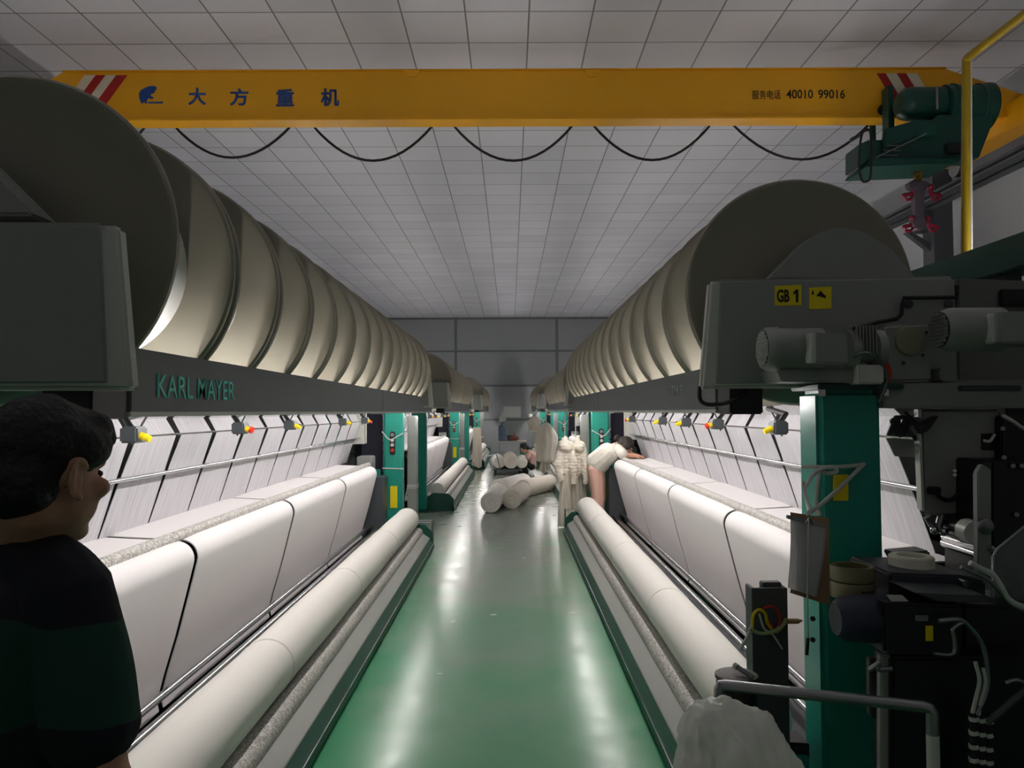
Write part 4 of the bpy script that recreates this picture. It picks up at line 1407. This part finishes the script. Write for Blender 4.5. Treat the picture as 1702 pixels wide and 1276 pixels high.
# worker bending over the cloth of the right machine
Wd = 10.60
hpv = at(990, 779, Wd)
Jw = dict(head=at(1040, 742, 10.30), neck=at(1026, 741, 10.36), chest=at(1010, 752, 10.42), pelvis=at(989, 772, Wd))
for a, s in (('L', 1), ('R', -1)):
    off = Vector((-.05, .16, 0)) * s
    Jw['sh' + a] = at(1021, 746, 10.38) + off
    Jw['hip' + a] = hpv + Vector((0, .09, 0)) * s
    Jw['kn' + a] = hpv + Vector((.03, .09 * s, 0))
    Jw['kn' + a].z = .46
    Jw['an' + a] = hpv + Vector((0, .10 * s, 0))
    Jw['an' + a].z = .06
    Jw['toe' + a] = Jw['an' + a] + Vector((.15, -.02, -.025))
Jw['elR'] = at(1036, 764, 10.12)
Jw['wrR'] = at(1056, 760, 10.08)
Jw['elL'] = at(1040, 763, 10.40)
Jw['wrL'] = at(1059, 757, 10.20)
for q in ('elR', 'elL'):
    Jw[q].z = max(Jw[q].z, 1.075)
for q in ('wrR', 'wrL'):
    Jw[q].z = max(Jw[q].z, 1.055)
person('person in off-white T-shirt and salmon trousers bending over the right machine', Jw, (.72, -.25, -.62), tee_white, pants_pink, hair_brown, black_paint,
       up=(.5, 0, .8), sleeve=.85, fat=1.05, short=.86, hem=.02, low=.78, loose=1.18, hair_style='bun', palm=((0, 0, -1), (0, 0, -1)))

# person crouching by the work table
Sd = 20.3
Js = dict(head=at(871, 744, Sd), neck=at(879, 749, Sd + .05), chest=at(883, 757, Sd + .05), pelvis=at(884, 773, Sd + .1))
for a, s in (('L', 1), ('R', -1)):
    Js['sh' + a] = at(881, 752, Sd + .05) + Vector((0, .17 * s, 0))
    Js['el' + a] = at(878, 766, Sd + .02) + Vector((-.05, .19 * s, 0))
    Js['wr' + a] = at(866, 762, Sd) + Vector((-.05, .08 * s, 0))
    Js['hip' + a] = Js['pelvis'] + Vector((0, .10 * s, -.02))
    Js['kn' + a] = at(868, 768, Sd) + Vector((0, .14 * s, 0))
    Js['an' + a] = Vector((at(874, 780, Sd).x, Sd + .13 * s, .06))
    Js['toe' + a] = Js['an' + a] + Vector((-.15, 0, -.025))
person('person with black hair, dusty rose top and black trousers crouching by the work table', Js, (-.8, -.25, -.5), rose_cloth, black_cloth, hair_black, black_paint,
       up=(-.5, 0, .86), sleeve=.55, hair_style='long', vox=.009, palm=((0, -.3, -1), (0, -.3, -1)))

# ------------------------------------------------------------------ things along the aisle
def lying_roll(p0, ang, L, R, label, idx, dz=0.0, tilt=0.0):
    ax = Vector((math.cos(ang) * math.cos(tilt), math.sin(ang) * math.cos(tilt), math.sin(tilt)))
    def wob(h, t):
        return .035 * noise.noise(Vector((h * 4, math.cos(t) * 1.5, math.sin(t) * 1.5 + idx * 7)))
    prof = [(0, .02), (.004, .03), (.004, R * .30), (-.004, R * .33), (-.004, R * .60), (.003, R * .63), (.003, R * .88), (.012, R * .97), (.05, R)]
    prof += [(.05 + (L - .1) * i / 12, R * (1 + .02 * math.sin(i * 1.3 + idx))) for i in range(1, 12)]
    prof += [(L - .05, R), (L - .012, R * .96), (L, R * .85), (L, .03)]
    o = MB().lathe(Vector((p0[0], p0[1], R + dz)), ax, prof, 36, wob).build('cloth_roll', cream_cloth if idx % 2 else roll_white, None, angle=50)
    return tag(o, label, 'cloth roll', 'cloth rolls lying in the aisle')


pA, pB = at(815, 853, 12.5), at(850, 843, 13.1)
lying_roll((pA.x, 12.5), math.radians(86), 1.75, .168, 'bulky white cloth roll lying nearest on the aisle floor, left of its neighbour', 0)
lying_roll((pB.x, 13.0), math.radians(82), 1.5, .168, 'white cloth roll on the aisle floor just right of the nearest roll', 1)
lying_roll((at(833, 800, 14.9).x - .05, 14.65), math.radians(70), 1.5, .18, 'white cloth roll lying behind the two nearest rolls on the floor', 2)
lying_roll((at(868, 800, 15.4).x, 14.75), math.radians(66), 1.45, .17, 'round-ended white cloth roll lying toward the crouching person', 3)

# work table with a low trolley of cloth rolls under it
tx0, tx1, ty = at(828, 735, 21.6).x, at(870, 735, 21.6).x, 21.6
tz = at(850, 733, 21.6).z
tb = thing('work_table', 'pale topped work table with thin legs near the back wall', 'table', ((tx0 + tx1) / 2, ty + .4, 0))
MB().box(tx0, tx1 + .1, ty, ty + .8, tz - .03, tz).build('table_top', wood_dark, tb, bevel=.006)
for x in (tx0 + .03, tx1 + .07):
    for y in (ty + .03, ty + .77):
        MB().box(x - .02, x + .02, y - .02, y + .02, 0, tz - .03).build('leg', steel, tb)
MB().box(tx0 + .03, tx1 + .07, ty + .05, ty + .75, .30, .32).build('lower_shelf', dark_paint, tb)
b = thing('water_bottle', 'blue-grey water dispenser bottle standing on the work table', 'bottle', (tx0 + .12, ty + .35, tz))
MB().lathe((tx0 + .12, ty + .35, tz), (0, 0, 1), [(0, .12), (.02, .135), (.36, .135), (.42, .10), (.46, .05), (.54, .05)], 24).build('bottle_body', blue_bottle, b)
MB().lathe((tx0 + .12, ty + .35, tz + .54), (0, 0, 1), [(0, .06), (.02, .10), (.14, .10), (.18, .06), (.26, .02), (.36, .012)], 20).build('pump', light_paint, b)
bg = blob([('c', (tx0 + .38, ty + .3, tz + .08), .08, (tx0 + .52, ty + .32, tz + .07), .07), ('c', (tx0 + .45, ty + .3, tz + .1), .06, (tx0 + .47, ty + .32, tz + .2), .03)], .012, 3)
wrinkle(bg, .03, 14, 2)
tag(link_mesh('carrier_bag', bg, mat('red brown plastic bag', (160, 96, 84), .4, bump=.2, bscale=20), None, 60), 'crumpled reddish bag on the work table beside the bottle', 'bag')
tag(MB().box(tx0 + .25, tx0 + .36, ty + .25, ty + .4, tz, tz + .16).build('tin_box', dark_paint, bevel=.01), 'small dark box on the work table between bottle and bag', 'box')
tr = thing('hand_trolley', 'low dark trolley carrying white cloth rolls in front of the work table', 'trolley', (at(845, 780, 20.4).x, 20.5, 0))
x0, x1 = at(818, 780, 20.2).x, at(868, 780, 20.2).x
MB().box(x0, x1, 19.95, 21.35, .12, .16).build('deck', dark_paint, tr, bevel=.006)
for x in (x0 + .08, x1 - .08):
    for y in (20.08, 21.2):
        MB().cyl((x - .02, y, .06), (x + .02, y, .06), .06, n=18).build('wheel', rubber, tr)
        MB().box(x - .015, x + .015, y - .03, y + .03, .06, .12).build('castor_fork', steel, tr)
MB().tube([(x0 + .02, 19.95, .14), (x0 - .10, 19.85, .50), (x0 + .12, 19.80, .56), (x0 + .22, 19.95, .14)], .015, 8).build('handle', steel, tr)
lying_roll((at(833, 760, 20.1).x - .05, 20.0), math.radians(93), 1.3, .16, 'leftmost white cloth roll on the low trolley', 4, .17)
lying_roll((at(849, 768, 20.0).x, 19.9), math.radians(91), 1.35, .19, 'largest white cloth roll in the middle of the low trolley', 5, .17)
lying_roll((at(866, 770, 20.1).x + .02, 20.0), math.radians(89), 1.3, .145, 'rightmost grey-shaded cloth roll on the low trolley beside the crouching person', 6, .17)
tag(MB().box(at(864, 745, 20.9).x, at(872, 745, 20.9).x, 21.1, 21.2, .32, .78).build('fabric_bolt', mat('green bolt', (70, 110, 84), .7, var=.1), bevel=.02), 'narrow green bolt standing under the work table edge', 'bolt')


# ------------------------------------------------------------------ hanging cloth
def hang_rail():
    z = 1.665
    y0, y1 = 11.95, 16.5
    x = at(906, 684, 14).x
    return x


def bundle(px, ytop, ybot, wpx, d, label, m, seed, name='yarn_hank', cat='hank', group=None):
    """gathered cloth or yarn: lathe with deep vertical pleats, narrow at the tie"""
    a, b = at(px, ytop, d), at(px, ybot, d)
    L = a.z - b.z
    R = wpx * d / F_PX / 2
    def wob(h, t):
        return .09 * math.sin(10 * t + seed + 1.2 * math.sin(h * 5)) * min(1, h / (L * .25)) + .16 * noise.noise(Vector((math.cos(t) * 2 + seed, math.sin(t) * 2, h * 5)))
    prof = []
    for i in range(25):
        q = i / 24
        r = R * (.16 + .84 * min(1, q / .34) ** .7) * (1 - .16 * math.sin(max(0, q - .5) * 2 * PI)) * (1 if i < 24 else .55)
        prof.append((L * q, r))
    o = MB().lathe((a.x, d, a.z), (0, 0, -1), prof, 54, wob).build(name, m, None, angle=80)
    bpy.data.objects[o.name].scale = (1, .7, 1)
    return tag(o, label, cat, group)


# rail that carries the hanging things between the first and second right machines
rz = 1.668
hr = thing('hanging_rail', 'thin white rail with hooks from which cream jackets and bundles hang', 'rail', (.86, 12.5, rz))
MB().tube([(.86, 11.85, 1.66), (.86, 11.95, rz), (.80, 13.5, rz), (.74, 15.2, rz)], .010, 8).build('rail_tube', light_paint, hr)


def hook_at(px, d, ztop, zlow):
    p = at(px, 700, d)
    o = MB().tube(smooth_path([(p.x, d, zlow), (p.x, d, ztop - .03), (p.x + .01, d, ztop), (p.x + .03, d, ztop + .012), (p.x + .045, d, ztop - .02)]), .007, 8).build('hook', light_paint, hr)
    return o


JD = 11.0
for px in (938.5, 956.5):
    hook_at(px, JD if px < 950 else 11.1, rz, at(px, 728, JD).z)
MB().tube([(.86, 11.95, rz), (at(938.5, 700, JD).x, JD, rz + .012), (at(958, 700, JD).x, JD + .1, rz + .012)], .008, 8).build('rail_tube', light_paint, hr)
hook_at(908, 14.3, rz, at(908, 704, 14.3).z)
hook_at(890, 14.9, rz, at(890, 693, 14.9).z)


def jacket(pxc, d, label, sx, seed):
    top = at(pxc, 727, d)
    s = d / F_PX
    def q(dx, py, dy=0.0):
        p = at(pxc + dx, py, d)
        return Vector((p.x, d + dy, p.z))
    S = [('c', q(0, 731), .035, q(0, 742), .075), ('c', q(-5, 745), .075, q(-6, 778), .085), ('c', q(5, 745), .075, q(5, 776), .085), ('c', q(0, 760), .085, q(-1, 783), .09)]
    S += [('c', q(-9, 746), .060, q(-14, 772, -.09), .062), ('c', q(-14, 772, -.09), .060, q(-15 + sx, 796, -.12), .046)]
    S += [('c', q(9, 746), .060, q(13, 774, -.08), .062), ('c', q(13, 774, -.08), .060, q(12, 801, -.09), .044)]
    S += [('c', q(-6, 740), .07, q(6, 740), .07)]
    t = thing('jacket', label, 'jacket', (top.x, d, q(0, 800).z), 'cream jackets on the rail')
    me = blob(S, .012, 3)
    wrinkle(me, .012, 11, seed, (1.2, 1, 1.0))
    wrinkle(me, .006, 30, seed + 3, (.6, .6, 1.6))
    link_mesh('shell', me, quilt_m, t, 70)
    hd = blob([('c', q(0, 727), .03, q(-3, 736, -.05), .06), ('c', q(-5, 742, -.08), .06, q(4, 744, -.08), .06)], .012, 3)
    wrinkle(hd, .012, 20, seed + 2)
    link_mesh('hood', hd, quilt_m, t, 70)
    return t


jacket(940, JD, 'cream quilted jacket hanging on the left hook in front of the bending worker', 6, 1.0)
jacket(960, JD + .12, 'cream quilted jacket hanging on the right hook close to the bending worker', 2, 5.0)


def drape(px0, px1, ytop, ybot, d, label, seed, folds=5, name='hanging_cloth'):
    a, b = at(px0, ytop, d), at(px1, ytop, d)
    zb_ = max(at(px0, ybot, d).z, .012)
    rows = []
    n = 40
    for j in range(26):
        v = j / 25
        row = []
        for i in range(n + 1):
            t = i / n
            spread = 1 + .25 * v * (t - .5)
            x = a.x + (b.x - a.x) * (.5 + (t - .5) * (1 + .3 * v)) + .012 * math.sin(seed + v * 4)
            y = d + .013 * math.sin(t * folds * 2 * PI + seed + .6 * math.sin(v * 3)) + .015 * noise.noise(Vector((t * 5, v * 3, seed)))
            z = a.z + (zb_ - a.z) * v + (0.03 * math.sin(t * 7 + seed) * v if j < 25 or zb_ > .05 else 0)
            row.append((x, y, max(z, .008)))
        rows.append(row)
    return tag(MB().strip(rows, .006).build(name, cream_cloth, None, angle=80), label, 'cloth')


drape(930, 946, 785, 877, 10.93, 'long narrow cream cloth trailing to the floor below the left jacket', 1.2, 2.5)
drape(946, 962, 792, 850, 11.0, 'shorter cream cloth hanging below and between the two jackets', 3.4, 2.5)
drape(958, 972, 788, 848, 11.2, 'cream cloth strip hanging below the right jacket behind the take-up roll', 5.1, 3)
bundle(908, 702, 768, 36, 14.3, 'large bundle of cream yarn hanks hanging behind the jackets', cream_cloth, 1.0)
drape(899, 914, 764, 784, 14.3, 'ragged cloth end below the hanging bundle of yarn', 2.2, 3)
bundle(888, 691, 716, 20, 14.9, 'small white cloth bag hanging near the back wall left of the yarn bundle', cream_cloth, 4.0, 'cloth_bag', 'bag')
drape(786, 799, 710, 776, 21.9, 'hank of pale yarn strands hanging in front of the farthest left machine', 6.0, 7, 'yarn_hank')

# ------------------------------------------------------------------ foreground right: things around the post
def prism_w(name, pts, d, th, m, parent=None, bevel=.004, lean=0.0):
    q = [at(px, py, d) for px, py in pts]
    o = MB().slab([Vector((p.x, d, p.z)) for p in q], (0, th, 0)).build(name, m, parent, bevel=bevel)
    return o


cb = thing('clipboard', 'brown hardboard clipboard with hanging papers tied to the turquoise post by white cord', 'clipboard', at(1345, 930, 2.80))
prism_w('board', [(1314, 851), (1378, 861), (1380, 1006), (1313, 985), (1316, 976)], 2.80, .004, board_brown, cb, 0)
for k_, (pts, d) in enumerate((([(1318, 860), (1374, 874), (1358, 992), (1320, 978)], 2.793), ([(1314, 858), (1370, 872), (1352, 990), (1306, 974)], 2.780))):
    q = [at(px, py, d) for px, py in pts]
    rows = []
    for j in range(9):
        v = j / 8
        rows.append([q[0].lerp(q[1], i / 6).lerp(q[3].lerp(q[2], i / 6), v) + Vector((0, -.012 * math.sin(PI * v) - (.02 * v if k_ else 0), 0)) for i in range(7)])
    MB().strip(rows, .002).build('paper', white_paper, cb)
cl_ = MB().slab([at(1310, 856, 2.772), at(1372, 870, 2.772), at(1373, 876, 2.772), at(1309, 862, 2.772)], (0, .02, 0)).build('clip', steel, cb, bevel=.002)
MB().tube([at(1338, 852, 2.765), at(1348, 858, 2.76), at(1338, 868, 2.765), at(1350, 870, 2.765), at(1342, 856, 2.76)], .005, 8).build('clip_spring', chrome, cl_)
pn = thing('pen_cord', 'thin grey cord hanging down over the clipboard papers with a pen at its end', 'cord', at(1342, 1136, 2.75))
MB().tube(smooth_path([at(1344, 860, 2.75), at(1343, 930, 2.745), at(1342, 1000, 2.75), at(1343, 1060, 2.75)]), .003, 6).build('string', cord_white, pn)
MB().cyl(at(1343, 1060, 2.75), at(1341, 1088, 2.75), .006, n=10).build('pen', rubber, pn)

# tape rolls
c = at(1500, 948, 2.70)
tp = MB()
n = 40
zb2, zt2 = at(1500, 954, 2.58).z, at(1500, 954, 2.58).z + .052
R0, R1 = .041, .072
prof = [(R0, zb2), (R1, zb2), (R1, zt2), (R0, zt2)]
vs, fs = [], []
for i in range(n):
    t_ = 2 * PI * i / n
    for r_, z_ in prof:
        vs.append((c.x + r_ * math.cos(t_), 2.64 + r_ * math.sin(t_), z_))
for i in range(n):
    for j in range(4):
        fs.append((i * 4 + j, i * 4 + (j + 1) % 4, ((i + 1) % n) * 4 + (j + 1) % 4, ((i + 1) % n) * 4 + j))
tp._add(vs, fs)
tag(tp.build('tape_roll', tape_cream, bevel=.004), 'roll of cream masking tape lying on the dark bench top right of the post', 'tape')


def tape_on_post(py0, py1, label):
    ct = at(1416, (py0 + py1) / 2, 2.58)
    z1, z0 = at(1416, py0, 2.58).z, at(1416, py1, 2.58).z
    m = MB()
    vs, fs = [], []
    for i in range(n):
        t_ = 2 * PI * i / n
        for r_, z_ in ((.052, z0), (.069, z0), (.070, (z0 + z1) / 2), (.069, z1), (.052, z1)):
            vs.append((ct.x + r_ * math.cos(t_), 2.58 + r_ * math.sin(t_), z_))
    for i in range(n):
        for j in range(5):
            fs.append((i * 5 + j, i * 5 + (j + 1) % 5, ((i + 1) % n) * 5 + (j + 1) % 5, ((i + 1) % n) * 5 + j))
    m._add(vs, fs)
    return tag(m.build('packing_tape', olive_tape, bevel=.002), label, 'tape', 'olive packing tape rolls at the post')


tape_on_post(939, 963, 'upper olive packing tape roll stacked against the turquoise post')
tape_on_post(965, 991, 'lower olive packing tape roll stacked on the navy motor')

# dark upright channel with coiled wires
up = thing('channel_post', 'dark grey upright channel with coiled wires at the end of the take-up', 'post', (at(1277, 1200, 2.95).x, 2.95, 0))
x0, x1 = at(1247, 1000, 2.92).x, at(1306, 1000, 2.92).x
zt3 = at(1277, 975, 2.92).z
MB().prism([(x0, 2.90), (x1, 2.90), (x1, 2.98), (x1 - .008, 2.98), (x1 - .008, 2.91), (x0 + .012, 2.91), (x0 + .012, 2.98), (x0, 2.98)], 0.0, zt3, 'z').build('channel', dark_paint, up, bevel=.002)
MB().box(x0 + .05, x1 - .01, 2.93, 2.97, zt3 - .02, zt3 + .014).build('cap_block', dark_paint, up, bevel=.004)
for pts, m, r_ in (([(1250, 1046), (1252, 1022), (1262, 1013), (1272, 1020), (1276, 1036), (1290, 1050), (1306, 1034)], yellow_plastic, .006),
                   ([(1270, 1010), (1284, 1008), (1295, 1020), (1296, 1036), (1288, 1046), (1276, 1030), (1268, 1012)], red_plastic, .0045),
                   ([(1246, 1044), (1262, 1052), (1284, 1050), (1300, 1040), (1307, 1028)], mat('pale green wire', (168, 186, 132), .5), .007),
                   ([(1250, 1040), (1246, 1052), (1238, 1066), (1231, 1078)], cord_white, .007),
                   ([(1262, 1020), (1270, 1044), (1284, 1054), (1300, 1078)], cord_white, .004)):
    MB().tube(smooth_path([at(px, py, 2.86 + .006 * i) for i, (px, py) in enumerate(pts)]), r_, 8).build('wire', m, up)
MB().cyl(at(1306, 1032, 2.9), at(1326, 1032, 2.9), .010, n=12).build('spigot', board_brown, up)
MB().cyl(at(1326, 1032, 2.9), at(1334, 1031, 2.9), .010, .002, n=12).build('spigot_tip', board_brown, up)

# bin with perforated lid and pen
bn = thing('round_bin', 'dark round-cornered bin with a perforated lid below the channel post', 'bin', (at(1228, 1180, 2.72).x, 2.72, 0))
cx_, zt4 = at(1224, 1120, 2.72).x, at(1224, 1126, 2.72).z
MB().lathe((cx_, 2.72, 0), (0, 0, 1), [(0, .055), (.01, .06), (zt4 - .02, .07), (zt4, .068)], 28).build('bin_body', black_paint, bn)
MB().lathe((cx_, 2.72, zt4), (0, 0, 1), [(0, .074), (.012, .074), (.016, .066), (.016, .002)], 28).build('lid', mat('perforated lid', (70, 66, 60), .5, var=.35, vscale=90, bump=.4, bscale=120), bn)
MB().box(at(1201, 1155, 2.64).x, at(1207, 1155, 2.64).x, 2.645, 2.655, at(1204, 1180, 2.64).z, at(1204, 1154, 2.64).z).build('label_plate', steel, bn)
bp_ = thing('marker_pen', 'clear marker pen lying across the bin lid', 'pen', at(1238, 1115, 2.70))
MB().cyl(at(1222, 1106, 2.72), at(1252, 1126, 2.66), .009, n=12).build('barrel', clear_plastic, bp_)
MB().cyl(at(1221, 1105, 2.722), at(1226, 1109, 2.71), .011, n=12).build('pen_cap', light_paint, bp_)

# bent tube rail
gr_ = thing('guard_rail', 'bent grey steel tube guard rail in front of the turquoise post', 'rail', (at(1370, 1160, 2.3).x, 2.3, 0))
a, b = at(1195, 1137, 2.42), at(1549, 1176, 2.22)
a.z = b.z = (a.z + b.z) / 2
a = at(1195, 1137, 2.42)
b = at(1549, 1176, 2.22)
MB().tube([(a.x, a.y, 0), (a.x, a.y, a.z - .012), (a.x + .005, a.y - .002, a.z - .003), (a.x + .018, a.y - .008, a.z), (b.x - .018, b.y + .008, b.z), (b.x - .005, b.y + .002, b.z - .003), (b.x, b.y, b.z - .012), (b.x, b.y, b.z - .08)], .017, 14).build('tube', steel, gr_)
MB().cyl((b.x, b.y, b.z - .075), (b.x, b.y, 0), .0175, n=14).build('sleeve', light_paint, gr_)

# stuffed plastic bag
ctr = at(1222, 1236, 1.98)
bz = at(1222, 1172, 1.98).z
me = blob([('e', (ctr.x + .015, 2.02, bz - .22), (.165, .17, .22), Matrix.Identity(3)), ('e', (ctr.x - .01, 2.04, bz - .10), (.13, .13, .10), Matrix.Identity(3)),
           ('c', (ctr.x - .05, 2.0, bz - .42), .14, (ctr.x + .06, 2.03, bz - .44), .15), ('c', (ctr.x + .0, 2.02, .13), .13, (ctr.x, 2.02, bz - .4), .16)], .008, 4)
wrinkle(me, .026, 9, 4.4, (1.3, 1, 1.2))
wrinkle(me, .016, 20, 9.1, (1.8, 1, .5))
wrinkle(me, .007, 48, 2.1, (1.5, 1, .7))
tag(link_mesh('plastic_bag', me, bag_white, None, 70), 'white translucent plastic bag stuffed full on the floor at the guard rail', 'bag')

# wall lamp-less details on the right wall
tag(MB().prism([(3.3, 3.55), (5.7, 3.55), (5.7, 3.62), (3.3, 3.62)], X_R - .05, X_R - .001, 'x').build('cable_tray', runway_grey), 'grey cable tray fixed along the right wall below the runway beam', 'tray')
